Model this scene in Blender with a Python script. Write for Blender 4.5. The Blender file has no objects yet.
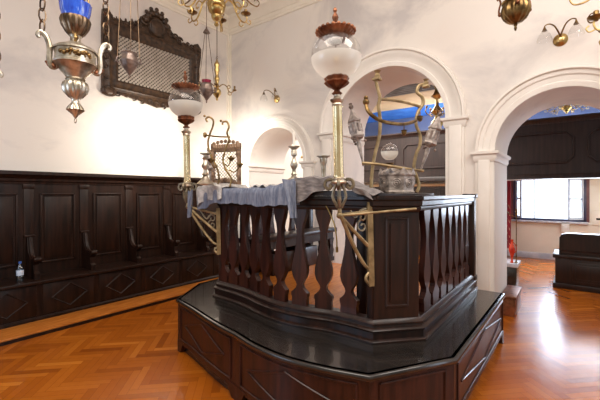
import bpy, bmesh, math, random
from mathutils import Vector, Matrix
random.seed(7)
PI = math.pi
S = bpy.context.scene
COL = S.collection

# ------------------------------------------------------------------ camera geometry
H = 1.5; F = 359.0; HY = 192.4
CT, ST = 0.797, 0.604          # cos / sin of the yaw
def ray_x(px): return (px - 300.0) / F
def at(px, py, d):
    """point seen at pixel (px,py) of the photograph at depth d"""
    xc = ray_x(px)
    return Vector(((CT*xc - ST)*d, (ST*xc + CT)*d, H + (HY - py)*d/F))

cam = bpy.data.cameras.new('camera'); cam_o = bpy.data.objects.new('camera', cam); COL.objects.link(cam_o)
cam.sensor_width = 36.0; cam.lens = F/600*36.0; cam.shift_y = -(200-HY)/600.0
cam.clip_start = 0.05
cam_o.location = (0, 0, H); cam_o.rotation_euler = (PI/2, 0, math.atan2(ST, CT))
S.camera = cam_o

# ------------------------------------------------------------------ materials
def mat(name, build):
    m = bpy.data.materials.new(name); m.use_nodes = True
    nt = m.node_tree; nt.nodes.clear()
    out = nt.nodes.new('ShaderNodeOutputMaterial')
    build(nt, out); return m
def N(nt, t, **kw):
    n = nt.nodes.new(t)
    for k, v in kw.items():
        if k in n.inputs.keys(): n.inputs[k].default_value = v
        else: setattr(n, k, v)
    return n
def principled(nt, out, **kw):
    p = nt.nodes.new('ShaderNodeBsdfPrincipled')
    for k, v in kw.items(): p.inputs[k].default_value = v
    nt.links.new(p.outputs[0], out.inputs['Surface']); return p
def rgba(c): return (c[0], c[1], c[2], 1)
def srgb(r, g, b):
    f = lambda v: (v/255/12.92) if v/255 <= 0.04045 else ((v/255+0.055)/1.055)**2.4
    return (f(r), f(g), f(b), 1)
def ramp(nt, stops):
    r = nt.nodes.new('ShaderNodeValToRGB'); e = r.color_ramp.elements
    while len(e) > 1: e.remove(e[0])
    e[0].position = stops[0][0]; e[0].color = stops[0][1]
    for p, c in stops[1:]:
        x = e.new(p); x.color = c
    return r
def noise_mat(name, c1, c2, scale=8, stretch=(1,1,1), rough=.5, metal=0, bump=0, detail=5, lo=.35, hi=.65, coat=0, rough2=None, spec=.5, bump_scale=None):
    def b(nt, out):
        tc = N(nt, 'ShaderNodeTexCoord'); mp = N(nt, 'ShaderNodeMapping'); mp.inputs['Scale'].default_value = stretch
        nt.links.new(tc.outputs['Object'], mp.inputs[0])
        nz = N(nt, 'ShaderNodeTexNoise', Scale=scale, Detail=detail)
        nt.links.new(mp.outputs[0], nz.inputs['Vector'])
        r = ramp(nt, [(lo, c1), (hi, c2)]); nt.links.new(nz.outputs['Fac'], r.inputs[0])
        p = principled(nt, out, Roughness=rough, Metallic=metal)
        p.inputs['Coat Weight'].default_value = coat; p.inputs['Specular IOR Level'].default_value = spec
        nt.links.new(r.outputs[0], p.inputs['Base Color'])
        if rough2 is not None:
            mr = N(nt, 'ShaderNodeMapRange'); mr.inputs['To Min'].default_value = rough; mr.inputs['To Max'].default_value = rough2
            nt.links.new(nz.outputs['Fac'], mr.inputs[0]); nt.links.new(mr.outputs[0], p.inputs['Roughness'])
        if bump:
            n2 = nz
            if bump_scale:
                n2 = N(nt, 'ShaderNodeTexNoise', Scale=bump_scale, Detail=4); nt.links.new(mp.outputs[0], n2.inputs['Vector'])
            bp = N(nt, 'ShaderNodeBump', Strength=bump, Distance=.02)
            nt.links.new(n2.outputs['Fac'], bp.inputs['Height']); nt.links.new(bp.outputs[0], p.inputs['Normal'])
    return mat(name, b)

def plaster_build(base, stain, stain2):
    def b(nt, out):
        tc = N(nt, 'ShaderNodeTexCoord')
        n1 = N(nt, 'ShaderNodeTexNoise', Scale=.75, Detail=7, Roughness=.62, Distortion=.6); nt.links.new(tc.outputs['Object'], n1.inputs['Vector'])
        r1 = ramp(nt, [(.50, (0,0,0,1)), (.66, (1,1,1,1))]); nt.links.new(n1.outputs['Fac'], r1.inputs[0])
        mp = N(nt, 'ShaderNodeMapping'); mp.inputs['Location'].default_value = (3.1, 7.7, 1.3); nt.links.new(tc.outputs['Object'], mp.inputs[0])
        n2 = N(nt, 'ShaderNodeTexNoise', Scale=.55, Detail=5, Roughness=.55); nt.links.new(mp.outputs[0], n2.inputs['Vector'])
        r2 = ramp(nt, [(.48, (0,0,0,1)), (.7, (1,1,1,1))]); nt.links.new(n2.outputs['Fac'], r2.inputs[0])
        m1 = N(nt, 'ShaderNodeMix', data_type='RGBA'); m1.inputs['A'].default_value = base; m1.inputs['B'].default_value = stain
        ma = N(nt, 'ShaderNodeMath', operation='MULTIPLY'); ma.inputs[1].default_value = .7
        nt.links.new(r1.outputs[0], ma.inputs[0]); nt.links.new(ma.outputs[0], m1.inputs['Factor'])
        m2 = N(nt, 'ShaderNodeMix', data_type='RGBA'); m2.inputs['B'].default_value = stain2
        mb_ = N(nt, 'ShaderNodeMath', operation='MULTIPLY'); mb_.inputs[1].default_value = .5
        nt.links.new(r2.outputs[0], mb_.inputs[0]); nt.links.new(mb_.outputs[0], m2.inputs['Factor'])
        nt.links.new(m1.outputs['Result'], m2.inputs['A'])
        p = principled(nt, out, Roughness=.85)
        nt.links.new(m2.outputs['Result'], p.inputs['Base Color'])
        n3 = N(nt, 'ShaderNodeTexNoise', Scale=30, Detail=3); nt.links.new(tc.outputs['Object'], n3.inputs['Vector'])
        bp = N(nt, 'ShaderNodeBump', Strength=.08, Distance=.01); nt.links.new(n3.outputs['Fac'], bp.inputs['Height']); nt.links.new(bp.outputs[0], p.inputs['Normal'])
    return b

M = {}
M['plaster'] = mat('cream_plaster', plaster_build((.76,.715,.665,1), (.47,.445,.45,1), (.70,.615,.57,1)))
M['white_trim'] = noise_mat('white_trim', (.78,.74,.68,1), (.84,.80,.75,1), scale=3, rough=.7)
M['cornice'] = noise_mat('cornice_cream', (.80,.74,.63,1), (.86,.80,.70,1), scale=3, rough=.7)
M['ceiling'] = noise_mat('ceiling_white', (.66,.62,.60,1), (.74,.70,.68,1), scale=2, rough=.9)
M['far_white'] = noise_mat('far_wall_cream', (.80,.75,.66,1), (.86,.82,.74,1), scale=2, rough=.9)
M['far_blue'] = noise_mat('far_wall_slate_blue', (.14,.19,.34,1), (.20,.25,.42,1), scale=2, rough=.9)
M['sky_blue'] = noise_mat('painted_blue', (.02,.14,.62,1), (.05,.22,.75,1), scale=3, rough=.8)
M['beam_beige'] = noise_mat('painted_beige', (.62,.46,.28,1), (.70,.54,.36,1), scale=3, rough=.8)
M['beam_grey'] = noise_mat('painted_grey', (.16,.15,.15,1), (.26,.25,.25,1), scale=4, rough=.8)
M['wood'] = noise_mat('dark_polished_wood', (.006,.002,.0012,1), (.024,.0072,.0036,1), scale=5, stretch=(6,6,.7), rough=.30, coat=.10, rough2=.45, spec=.4)
M['wood_red'] = noise_mat('red_brown_wood', (.014,.0036,.0026,1), (.048,.012,.0066,1), scale=4, stretch=(7,7,.8), rough=.30, coat=.12, rough2=.45, spec=.4)
M['wood_top'] = noise_mat('black_polished_wood', (.010,.008,.007,1), (.022,.017,.014,1), scale=4, stretch=(1,6,1), rough=.18, coat=.4, rough2=.30)
M['wood_stall'] = noise_mat('very_dark_wood', (.007,.0026,.0014,1), (.026,.009,.0042,1), scale=4, stretch=(6,6,.6), rough=.36, coat=.05, rough2=.5, spec=.28)
M['wood_gallery'] = noise_mat('gallery_brown_wood', (.016,.008,.007,1), (.036,.018,.015,1), scale=3, stretch=(8,2,.7), rough=.42)
M['carved'] = noise_mat('carved_walnut', (.018,.0085,.004,1), (.075,.038,.017,1), scale=16, rough=.42, bump=.4)
M['screen_wood'] = noise_mat('worn_gilt_wood', (.13,.07,.04,1), (.36,.23,.14,1), scale=14, rough=.5, metal=.2, bump=.3)
M['lattice'] = noise_mat('pale_lattice', (.40,.35,.29,1), (.52,.46,.40,1), scale=10, rough=.6)
M['lattice_dark'] = noise_mat('dark_lattice_back', (.05,.04,.03,1), (.09,.07,.06,1), scale=6, rough=.7)
M['silver'] = noise_mat('old_silver', (.30,.25,.18,1), (.72,.66,.55,1), scale=16, rough=.27, metal=.9, bump=.2, rough2=.38)
M['silver_dull'] = noise_mat('dull_embossed_silver', (.15,.12,.105,1), (.46,.40,.36,1), scale=24, rough=.42, metal=.45, bump=.5)
M['pewter'] = noise_mat('darkened_silver', (.12,.085,.07,1), (.34,.26,.22,1), scale=14, rough=.38, metal=.6, bump=.3)
M['brass'] = noise_mat('aged_brass', (.33,.22,.075,1), (.72,.52,.22,1), scale=9, rough=.28, metal=1, bump=.08)
M['brass_dark'] = noise_mat('dark_brass', (.10,.06,.025,1), (.34,.22,.09,1), scale=14, rough=.35, metal=1, bump=.2)
M['brass_pale'] = noise_mat('pale_gilt_brass', (.70,.54,.27,1), (.92,.80,.54,1), scale=4, rough=.2, metal=1)
M['gilt'] = noise_mat('dull_gilt_iron', (.20,.14,.065,1), (.46,.34,.18,1), scale=12, rough=.42, metal=.5, bump=.1)
M['iron'] = noise_mat('gilded_grey_iron', (.12,.10,.07,1), (.36,.29,.19,1), scale=14, rough=.42, metal=.7, bump=.2)
M['copper'] = noise_mat('brown_copper', (.11,.04,.02,1), (.36,.15,.075,1), scale=12, rough=.38, metal=.8, bump=.15)
M['dark_metal'] = noise_mat('dark_cup_metal', (.03,.02,.015,1), (.26,.17,.10,1), scale=9, stretch=(4,4,.6), rough=.3, metal=.9)
M['candle'] = noise_mat('candle_wax', (.82,.78,.70,1), (.88,.85,.78,1), scale=4, rough=.5)
M['marble'] = noise_mat('grey_white_marble', (.45,.47,.56,1), (.66,.67,.74,1), scale=7, rough=.25)
M['curtain'] = noise_mat('crimson_curtain', (.13,.002,.012,1), (.30,.008,.03,1), scale=6, stretch=(3,3,.6), rough=.75)
M['gold_thread'] = noise_mat('gold_thread', (.48,.30,.20,1), (.66,.48,.34,1), scale=9, rough=.6)
M['red_glaze'] = noise_mat('orange_red_glaze', (.55,.03,.015,1), (.80,.09,.03,1), scale=7, rough=.15)
M['red_glass'] = noise_mat('ruby_glass', (.18,.01,.03,1), (.30,.02,.06,1), scale=7, rough=.1)
M['cloth'] = noise_mat('blue_grey_brocade', (.11,.135,.205,1), (.235,.255,.32,1), scale=9, stretch=(6,6,1.2), rough=.75, bump=.35, bump_scale=26)
M['cloth_grey'] = noise_mat('grey_brown_lining', (.13,.115,.115,1), (.24,.215,.21,1), scale=9, stretch=(2,2,5), rough=.8, bump=.35)
M['cloth_lace'] = noise_mat('silver_lace', (.34,.32,.31,1), (.58,.55,.52,1), scale=26, rough=.6, bump=.5)
M['paper'] = noise_mat('white_enamel', (.70,.70,.70,1), (.80,.80,.79,1), scale=3, rough=.4)
M['blue_plastic'] = noise_mat('blue_plastic', (.03,.10,.40,1), (.06,.16,.55,1), scale=5, rough=.4)
M['purple_frame'] = noise_mat('dark_window_paint', (.030,.030,.075,1), (.055,.05,.11,1), scale=4, rough=.4)
M['frame_brown'] = noise_mat('window_frame_brown', (.10,.03,.035,1), (.17,.06,.06,1), scale=4, rough=.5)
M['shutter'] = noise_mat('white_blue_shutter', (.55,.66,.82,1), (.68,.78,.9,1), scale=4, rough=.5)

def clear_build(tint, gloss, opac=0.0):
    def b(nt, out):
        tr = N(nt, 'ShaderNodeBsdfTransparent'); tr.inputs[0].default_value = tint
        gl = N(nt, 'ShaderNodeBsdfGlossy'); gl.inputs['Roughness'].default_value = .04
        lw = N(nt, 'ShaderNodeLayerWeight', Blend=.25)
        m = N(nt, 'ShaderNodeMath', operation='MULTIPLY_ADD'); m.inputs[1].default_value = gloss; m.inputs[2].default_value = opac
        nt.links.new(lw.outputs['Facing'], m.inputs[0])
        mx = N(nt, 'ShaderNodeMixShader'); nt.links.new(m.outputs[0], mx.inputs[0])
        nt.links.new(tr.outputs[0], mx.inputs[1]); nt.links.new(gl.outputs[0], mx.inputs[2])
        nt.links.new(mx.outputs[0], out.inputs['Surface'])
    return b
M['glass'] = mat('clear_glass', clear_build((.95,.95,.95,1), .55, .03))
M['pane'] = mat('window_glass', clear_build((.97,.985,1,1), .15, .02))
M['bottle'] = mat('bottle_plastic', clear_build((.72,.80,.86,1), .6, .10))
def frosted(nt, out):
    d = N(nt, 'ShaderNodeBsdfDiffuse'); d.inputs[0].default_value = (.84,.82,.76,1)
    t = N(nt, 'ShaderNodeBsdfTranslucent'); t.inputs[0].default_value = (.88,.85,.78,1)
    mx = N(nt, 'ShaderNodeMixShader'); mx.inputs[0].default_value = .5
    nt.links.new(d.outputs[0], mx.inputs[1]); nt.links.new(t.outputs[0], mx.inputs[2])
    g = N(nt, 'ShaderNodeBsdfGlossy'); g.inputs['Roughness'].default_value = .12
    m2 = N(nt, 'ShaderNodeMixShader'); m2.inputs[0].default_value = .06
    tr = N(nt, 'ShaderNodeBsdfTransparent'); m3 = N(nt, 'ShaderNodeMixShader'); m3.inputs[0].default_value = .12
    nt.links.new(mx.outputs[0], m2.inputs[1]); nt.links.new(g.outputs[0], m2.inputs[2])
    nt.links.new(m2.outputs[0], m3.inputs[1]); nt.links.new(tr.outputs[0], m3.inputs[2])
    nt.links.new(m3.outputs[0], out.inputs['Surface'])
M['frosted'] = mat('frosted_glass', frosted)
def blueglass(nt, out):
    tc = N(nt, 'ShaderNodeTexCoord'); nz = N(nt, 'ShaderNodeTexNoise', Scale=14, Detail=3)
    mp = N(nt, 'ShaderNodeMapping'); mp.inputs['Scale'].default_value = (4,4,.5)
    nt.links.new(tc.outputs['Object'], mp.inputs[0]); nt.links.new(mp.outputs[0], nz.inputs['Vector'])
    r = ramp(nt, [(.35,(.01,.06,.55,1)),(.55,(.03,.14,.80,1)),(.66,(.35,.5,.95,1))]); nt.links.new(nz.outputs['Fac'], r.inputs[0])
    p = principled(nt, out, Roughness=.05); p.inputs['Transmission Weight'].default_value = .25; p.inputs['Coat Weight'].default_value = .6
    nt.links.new(r.outputs[0], p.inputs['Base Color'])
M['blue_glass'] = mat('cobalt_glass', blueglass)
def parquet_build(c1, c2, c3, rough):
    def b(nt, out):
        at_ = N(nt, 'ShaderNodeAttribute', attribute_name='plank')
        tc = N(nt, 'ShaderNodeTexCoord'); nz = N(nt, 'ShaderNodeTexNoise', Scale=14, Detail=4); nt.links.new(tc.outputs['Object'], nz.inputs['Vector'])
        sx = N(nt, 'ShaderNodeSeparateColor'); nt.links.new(at_.outputs['Color'], sx.inputs[0])
        ad = N(nt, 'ShaderNodeMath', operation='MULTIPLY_ADD'); ad.inputs[1].default_value = .22
        nt.links.new(nz.outputs['Fac'], ad.inputs[0]); nt.links.new(sx.outputs[0], ad.inputs[2])
        r = ramp(nt, [(.0,c1),(.6,c2),(1.15,c3)]); nt.links.new(ad.outputs[0], r.inputs[0])
        p = principled(nt, out, Roughness=rough); p.inputs['Specular IOR Level'].default_value = .5
        p.inputs['Coat Weight'].default_value = .12; p.inputs['Coat Roughness'].default_value = .15
        nt.links.new(r.outputs[0], p.inputs['Base Color'])
        n2 = N(nt, 'ShaderNodeTexNoise', Scale=3.5, Detail=3); nt.links.new(tc.outputs['Object'], n2.inputs['Vector'])
        bp = N(nt, 'ShaderNodeBump', Strength=.06, Distance=.05); nt.links.new(n2.outputs['Fac'], bp.inputs['Height']); nt.links.new(bp.outputs[0], p.inputs['Normal'])
    return b
M['parquet'] = mat('orange_parquet', parquet_build((.22,.048,.004,1), (.39,.100,.007,1), (.53,.165,.016,1), .25))
M['parquet_plain'] = noise_mat('orange_board', (.42,.125,.018,1), (.58,.20,.032,1), scale=5, stretch=(8,1,1), rough=.25)

# ------------------------------------------------------------------ mesh builder
def catmull(pts, n=6, closed=False):
    P = [Vector(p) for p in pts]; out = []; L = len(P)
    rng = range(L) if closed else range(L-1)
    for i in rng:
        p0 = P[(i-1) % L] if (closed or i > 0) else P[0]*2 - P[1]
        p1 = P[i]; p2 = P[(i+1) % L]
        p3 = P[(i+2) % L] if (closed or i+2 < L) else P[-1]*2 - P[-2]
        for k in range(n):
            t = k/n
            out.append(.5*((2*p1) + (p2-p0)*t + (2*p0-5*p1+4*p2-p3)*t*t + (3*p1-p0-3*p2+p3)*t**3))
    if not closed: out.append(P[-1])
    return out

class MB:
    def __init__(s): s.bm = bmesh.new()
    def v(s, p): return s.bm.verts.new(Vector(p))
    def f(s, vs):
        try: return s.bm.faces.new(vs)
        except ValueError: return None
    def box(s, x0, x1, y0, y1, z0, z1, bev=0):
        r = bmesh.ops.create_cube(s.bm, size=1)
        for w in r['verts']:
            w.co = Vector((x0+(w.co.x+.5)*(x1-x0), y0+(w.co.y+.5)*(y1-y0), z0+(w.co.z+.5)*(z1-z0)))
        if bev:
            es = list({e for w in r['verts'] for e in w.link_edges})
            bmesh.ops.bevel(s.bm, geom=es, offset=bev, segments=2, affect='EDGES', profile=.5)
        return s
    def prism(s, poly, z0, z1, M=None):
        M = M or Matrix()
        a = [s.v(M @ Vector((p[0], p[1], z0))) for p in poly]; b = [s.v(M @ Vector((p[0], p[1], z1))) for p in poly]
        s.f(list(reversed(a))); s.f(b); n = len(poly)
        for i in range(n): s.f([a[i], a[(i+1) % n], b[(i+1) % n], b[i]])
        return s
    def lathe(s, prof, c=(0,0,0), seg=24, M=None, flute=0, amp=0, cap=True, twist=0):
        M = M or Matrix.Translation(Vector(c)); rings = []
        for k, pr in enumerate(prof):
            r, z = pr[0], pr[1]; am = pr[2] if len(pr) > 2 else amp
            if r < 1e-5: rings.append([s.v(M @ Vector((0,0,z)))]); continue
            ring = []
            for i in range(seg):
                th = 2*PI*i/seg; rr = r*(1 + am*math.cos(flute*th + twist*z)) if flute else r
                ring.append(s.v(M @ Vector((rr*math.cos(th), rr*math.sin(th), z))))
            rings.append(ring)
        for a, b in zip(rings, rings[1:]):
            if len(a) == 1 and len(b) == 1: continue
            if len(a) == 1:
                for i in range(seg): s.f([a[0], b[(i+1) % seg], b[i]])
            elif len(b) == 1:
                for i in range(seg): s.f([a[i], a[(i+1) % seg], b[0]])
            else:
                for i in range(seg): s.f([a[i], a[(i+1) % seg], b[(i+1) % seg], b[i]])
        if cap:
            if len(rings[0]) > 1: s.f(list(reversed(rings[0])))
            if len(rings[-1]) > 1: s.f(rings[-1])
        return s
    def tube(s, pts, r, seg=8, smooth=0, closed=False, flat=1.0):
        P = [Vector(p) for p in pts]
        n0 = len(P); rs = [r]*n0 if not isinstance(r, (list, tuple)) else list(r)
        if smooth:
            Q = catmull(P, smooth, closed); R = []
            m = len(Q)
            for i in range(m):
                t = i/(m-1)*(n0-1) if not closed else i/m*n0
                k = min(int(t), n0-1); fr = t-k; R.append(rs[k]*(1-fr) + rs[(k+1) % n0 if closed else min(k+1, n0-1)]*fr)
            P, rs = Q, R
        n = len(P); rings = []; up = None
        for i in range(n):
            if closed: t = P[(i+1) % n] - P[i-1]
            else: t = P[min(i+1, n-1)] - P[max(i-1, 0)]
            if t.length < 1e-9: t = Vector((0,0,1))
            t.normalize()
            if up is None:
                up = Vector((0,0,1)) if abs(t.z) < .9 else Vector((1,0,0))
            u = up - t*up.dot(t)
            if u.length < 1e-6: u = Vector((1,0,0)) - t*t.x
            u.normalize(); w = t.cross(u); up = u
            rings.append([s.v(P[i] + rs[i]*(math.cos(2*PI*k/seg)*u*flat + math.sin(2*PI*k/seg)*w)) for k in range(seg)])
        m = n if closed else n-1
        for i in range(m):
            a, b = rings[i], rings[(i+1) % n]
            for k in range(seg): s.f([a[k], a[(k+1) % seg], b[(k+1) % seg], b[k]])
        if not closed:
            s.f(list(reversed(rings[0]))); s.f(rings[-1])
        return s
    def ball(s, c, r, sc=(1,1,1), seg=14):
        rg = bmesh.ops.create_uvsphere(s.bm, u_segments=seg, v_segments=max(6, seg//2+1), radius=r)
        for w in rg['verts']: w.co = Vector((w.co.x*sc[0], w.co.y*sc[1], w.co.z*sc[2])) + Vector(c)
        return s
    def ring(s, c, R, r, axis='z', seg=20, sec=6, sc=(1,1)):
        pts = []
        for i in range(seg):
            a = 2*PI*i/seg; p = (R*math.cos(a)*sc[0], R*math.sin(a)*sc[1])
            q = {'z': (p[0],p[1],0), 'y': (p[0],0,p[1]), 'x': (0,p[0],p[1])}[axis]
            pts.append(Vector(q)+Vector(c))
        return s.tube(pts, r, sec, closed=True)
    def sweep(s, path, prof, closed=False):
        """sweep a closed (outward offset, z) profile along an XY path; outward = right-hand side of travel"""
        P = [Vector((p[0], p[1])) for p in path]; n = len(P); rings = []
        for i in range(n):
            if closed: a = P[i]-P[i-1]; b = P[(i+1) % n]-P[i]
            else:
                a = P[i]-P[i-1] if i > 0 else P[1]-P[0]
                b = P[i+1]-P[i] if i < n-1 else P[-1]-P[-2]
            a.normalize(); b.normalize()
            na = Vector((a.y, -a.x)); nb = Vector((b.y, -b.x)); nn = na+nb
            if nn.length < 1e-6: nn = na
            nn.normalize(); k = 1/max(.35, nn.dot(na))
            rings.append([s.v((P[i].x+nn.x*k*o, P[i].y+nn.y*k*o, z)) for o, z in prof])
        m = len(prof)
        for i in range(n if closed else n-1):
            a, b = rings[i], rings[(i+1) % n]
            for k in range(m): s.f([a[k], a[(k+1) % m], b[(k+1) % m], b[k]])
        if not closed: s.f(list(reversed(rings[0]))); s.f(rings[-1])
        return s
    def grid(s, fn, nu, nv, thick=0):
        V = [[s.v(fn(i/nu, j/nv)) for j in range(nv+1)] for i in range(nu+1)]
        fs = []
        for i in range(nu):
            for j in range(nv): fs.append(s.f([V[i][j], V[i+1][j], V[i+1][j+1], V[i][j+1]]))
        if thick:
            fs = [x for x in fs if x]
            bmesh.ops.recalc_face_normals(s.bm, faces=fs)
            bmesh.ops.solidify(s.bm, geom=fs, thickness=thick)
        return s

def world_loc(o):
    v = Vector((0,0,0))
    while o: v += o.location; o = o.parent
    return v
def obj(name, mb, m, parent=None, local=False, sharp=38, origin=None):
    bm = mb.bm
    bmesh.ops.remove_doubles(bm, verts=bm.verts, dist=1e-5)
    bmesh.ops.recalc_face_normals(bm, faces=bm.faces)
    ca = math.radians(sharp)
    for f in bm.faces: f.smooth = True
    for e in bm.edges:
        if len(e.link_faces) == 2 and e.calc_face_angle(0) > ca: e.smooth = False
    o_loc = Vector((0,0,0))
    if parent is not None and not local:
        off = world_loc(parent)
        for v in bm.verts: v.co -= off
    elif parent is None:
        xs = [v.co for v in bm.verts]
        mn = Vector([min(c[k] for c in xs) for k in range(3)]); mx = Vector([max(c[k] for c in xs) for k in range(3)])
        o_loc = Vector(origin) if origin is not None else Vector(((mn.x+mx.x)/2, (mn.y+mx.y)/2, mn.z))
        for v in bm.verts: v.co -= o_loc
    me = bpy.data.meshes.new(name); bm.to_mesh(me); bm.free()
    me.materials.append(m)
    o = bpy.data.objects.new(name, me); COL.objects.link(o); o.location = o_loc
    if parent is not None: o.parent = parent
    return o
def thing(name, label, cat, loc=(0,0,0), rotz=0, group=None):
    o = bpy.data.objects.new(name, None); COL.objects.link(o); o.location = loc; o.rotation_euler = (0,0,rotz)
    o.empty_display_size = .1
    o['label'] = label; o['category'] = cat
    if group: o['group'] = group
    return o
def tag(o, label, cat, group=None):
    o['label'] = label; o['category'] = cat
    if group: o['group'] = group
    return o
def struct(name, mb, m, **k):
    o = obj(name, mb, m, **k); o['kind'] = 'structure'; return o
def dup(root, loc, rotz=0, label=None, name=None):
    def rec(o, par):
        c = o.copy(); COL.objects.link(c)
        if par is not None: c.parent = par
        for ch in [x for x in list(COL.objects) if x.parent == o]: rec(ch, c)
        return c
    r = rec(root, None); r.location = loc; r.rotation_euler = (0,0,rotz)
    if label: r['label'] = label
    return r

# ------------------------------------------------------------------ herringbone mesh
def herringbone(x0, x1, y0, y1, z, W=.062, n=6, gap=.0015, ang=PI/4):
    mb = MB(); bm = mb.bm; lay = bm.loops.layers.float_color.new('plank')
    c, s_ = math.cos(ang), math.sin(ang); cx, cy = (x0+x1)/2, (y0+y1)/2
    R = math.hypot(x1-x0, y1-y0)/2/W + n*2
    K = int(R)+2
    def put(a, b, w, h):
        pts = [(a+gap/W, b+gap/W), (a+w-gap/W, b+gap/W), (a+w-gap/W, b+h-gap/W), (a+gap/W, b+h-gap/W)]
        P = [(cx + (p[0]*c-p[1]*s_)*W, cy + (p[0]*s_+p[1]*c)*W) for p in pts]
        mx = sum(p[0] for p in P)/4; my = sum(p[1] for p in P)/4
        if mx < x0-.3 or mx > x1+.3 or my < y0-.3 or my > y1+.3: return
        # clip to the rectangle
        def clip(poly, ax, lim, sg):
            out = []
            for i in range(len(poly)):
                p, q = poly[i], poly[(i+1) % len(poly)]
                ip = sg*(p[ax]-lim) <= 0; iq = sg*(q[ax]-lim) <= 0
                if ip: out.append(p)
                if ip != iq:
                    t = (lim-p[ax])/(q[ax]-p[ax]); out.append((p[0]+(q[0]-p[0])*t, p[1]+(q[1]-p[1])*t))
            return out
        for ax, lim, sg in ((0,x0,-1),(0,x1,1),(1,y0,-1),(1,y1,1)):
            P = clip(P, ax, lim, sg)
            if len(P) < 3: return
        f = mb.f([mb.v((p[0], p[1], z)) for p in P])
        if f:
            g = random.gauss(.5, .17); g = min(1, max(0, g))
            if w < h: g *= .9
            for l in f.loops: l[lay] = (g, g, g, 1)
    m_ = K//n + 2
    for j in range(-m_, m_+1):
        for k in range(-2*K, 2*K+1):
            a, b = k + j*n, k - j*n
            if abs(a) > K*1.2+n or abs(b) > K*1.2+n: continue
            put(a, b, n, 1); put(a, b+1, 1, n)
    f = mb.f([mb.v(p) for p in ((x0,y0,z-.002),(x1,y0,z-.002),(x1,y1,z-.002),(x0,y1,z-.002))])
    for l in f.loops: l[lay] = (0,0,0,1)
    return mb
def flat_obj(name, mb, m):
    me = bpy.data.meshes.new(name); mb.bm.to_mesh(me); mb.bm.free(); me.materials.append(m)
    o = bpy.data.objects.new(name, me); COL.objects.link(o); return o

# ================================================================== THE SETTING
WX = -5.26      # left wall
WY, WB = 4.68, 5.66   # back arcade wall, front and rear face
CZ = 4.88       # ceiling
FY = 9.8        # far wall
RX = 4.2        # right end of the shell
o = flat_obj('floor', herringbone(WX, RX, -1.5, FY, 0.0), M['parquet']); o['kind'] = 'structure'

mb = MB(); mb.box(WX-.25, WX, -1.5, WB, -.02, CZ); struct('wall_left', mb, M['plaster'])
mb = MB(); mb.box(WX-.25, RX, -1.5, WB, CZ, CZ+.1); struct('ceiling', mb, M['ceiling'])

ARCH = [(-4.70, -3.465, 2.0, ), (-2.89, -1.256, 2.42), (-.715, .545, 1.98), (1.35, 2.6, 1.98)]
NA = 28
poly = [(WX, -.02)]
for (a, b, sp) in ARCH:
    c, r = (a+b)/2, (b-a)/2
    poly.append((a, -.02))
    for i in range(NA+1):
        th = PI - PI*i/NA; poly.append((c + r*math.cos(th), sp + r*math.sin(th)))
    poly.append((b, -.02))
poly += [(RX, -.02), (RX, CZ), (WX, CZ)]
MX = Matrix(((1,0,0,0),(0,0,1,0),(0,1,0,0),(0,0,0,1)))     # local (x,y,z) -> world (x, z, y)
mb = MB(); mb.prism(poly, WY, WB, MX); struct('wall_back', mb, M['plaster'], sharp=25)

def arch_band(mb, c, r, sp, prof, y):
    """prof: closed list of (radial offset, protrusion towards the room)"""
    rings = []
    for i in range(NA*2+1):
        th = PI*i/(NA*2)
        rings.append([mb.v((c + (r+dr)*math.cos(th), y-dy, sp + (r+dr)*math.sin(th))) for dr, dy in prof])
    m = len(prof)
    for a, b in zip(rings, rings[1:]):
        for k in range(m): mb.f([a[k], a[(k+1) % m], b[(k+1) % m], b[k]])
    mb.f(rings[0]); mb.f(rings[-1])
IMP = [(-.01,-.115),(.012,-.115),(.016,-.10),(.022,-.09),(.024,-.045),(.042,-.035),(.05,-.03),(.052,0),(-.01,0)]
for i, (a, b, sp) in enumerate(ARCH):
    c, r = (a+b)/2, (b-a)/2; w = .24 if i == 1 else .20
    mb = MB()
    prof = [(-.004,-.01),(-.004,.025),(.035,.032),(.05,.032),(.058,.022),(w*.55,.03),(w*.62,.045),(w*.8,.05),(w*.86,.075),(w*.97,.075),(w,.05),(w,-.01)]
    arch_band(mb, c, r, sp, prof, WY)
    struct('trim_%d' % (10+i), mb, M['white_trim'])
    # pilaster strips and imposts left and right of the opening, wrapping into the reveal
    for sgn, xe in ((-1, a), (1, b)):
        mb = MB()
        wl = .2 if i != 1 else .22
        x_out = xe + sgn*wl
        xs = sorted((xe, x_out))
        mb.box(xs[0]+(.0 if sgn > 0 else 0), xs[1], WY-.028, WY+.01, 0, sp-.1)
        xs2 = sorted((xe+sgn*.045, x_out-sgn*.03)); mb.box(xs2[0], xs2[1], WY-.05, WY-.02, .12, sp-.1, .006)
        path = [(xe, WB-.02), (xe, WY-.028), (x_out, WY-.028), (x_out, WY)] if sgn > 0 else [(x_out, WY), (x_out, WY-.028), (xe, WY-.028), (xe, WB-.02)]
        mb.sweep(path, [(o_, sp+z) for o_, z in IMP])
        mb.sweep(path, [(-.01,0),(.03,0),(.03,.10),(.016,.12),(-.01,.12)])
        struct('trim_%d' % (20+i*2+(sgn > 0)), mb, M['white_trim'])

# cornice and corner strips
prof = [(0,4.50),(.018,4.50),(.022,4.53),(.035,4.545),(.035,4.60),(.05,4.61),(.06,4.65),(.10,4.70),(.16,4.735),(.17,4.76),(.17,4.79),(.24,4.81),(.27,4.835),(.27,4.89),(0,4.89)]
mb = MB(); mb.sweep([(WX, -1.5), (WX, WY), (RX, WY)], prof); struct('trim_1', mb, M['cornice'], sharp=30)
mb = MB(); mb.box(WX, WX+.03, WY-.06, WY, 1.76, 4.51); mb.box(WX, WX+.07, WY-.03, WY, 1.7, 4.51); struct('trim_2', mb, M['cornice'])

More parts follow.
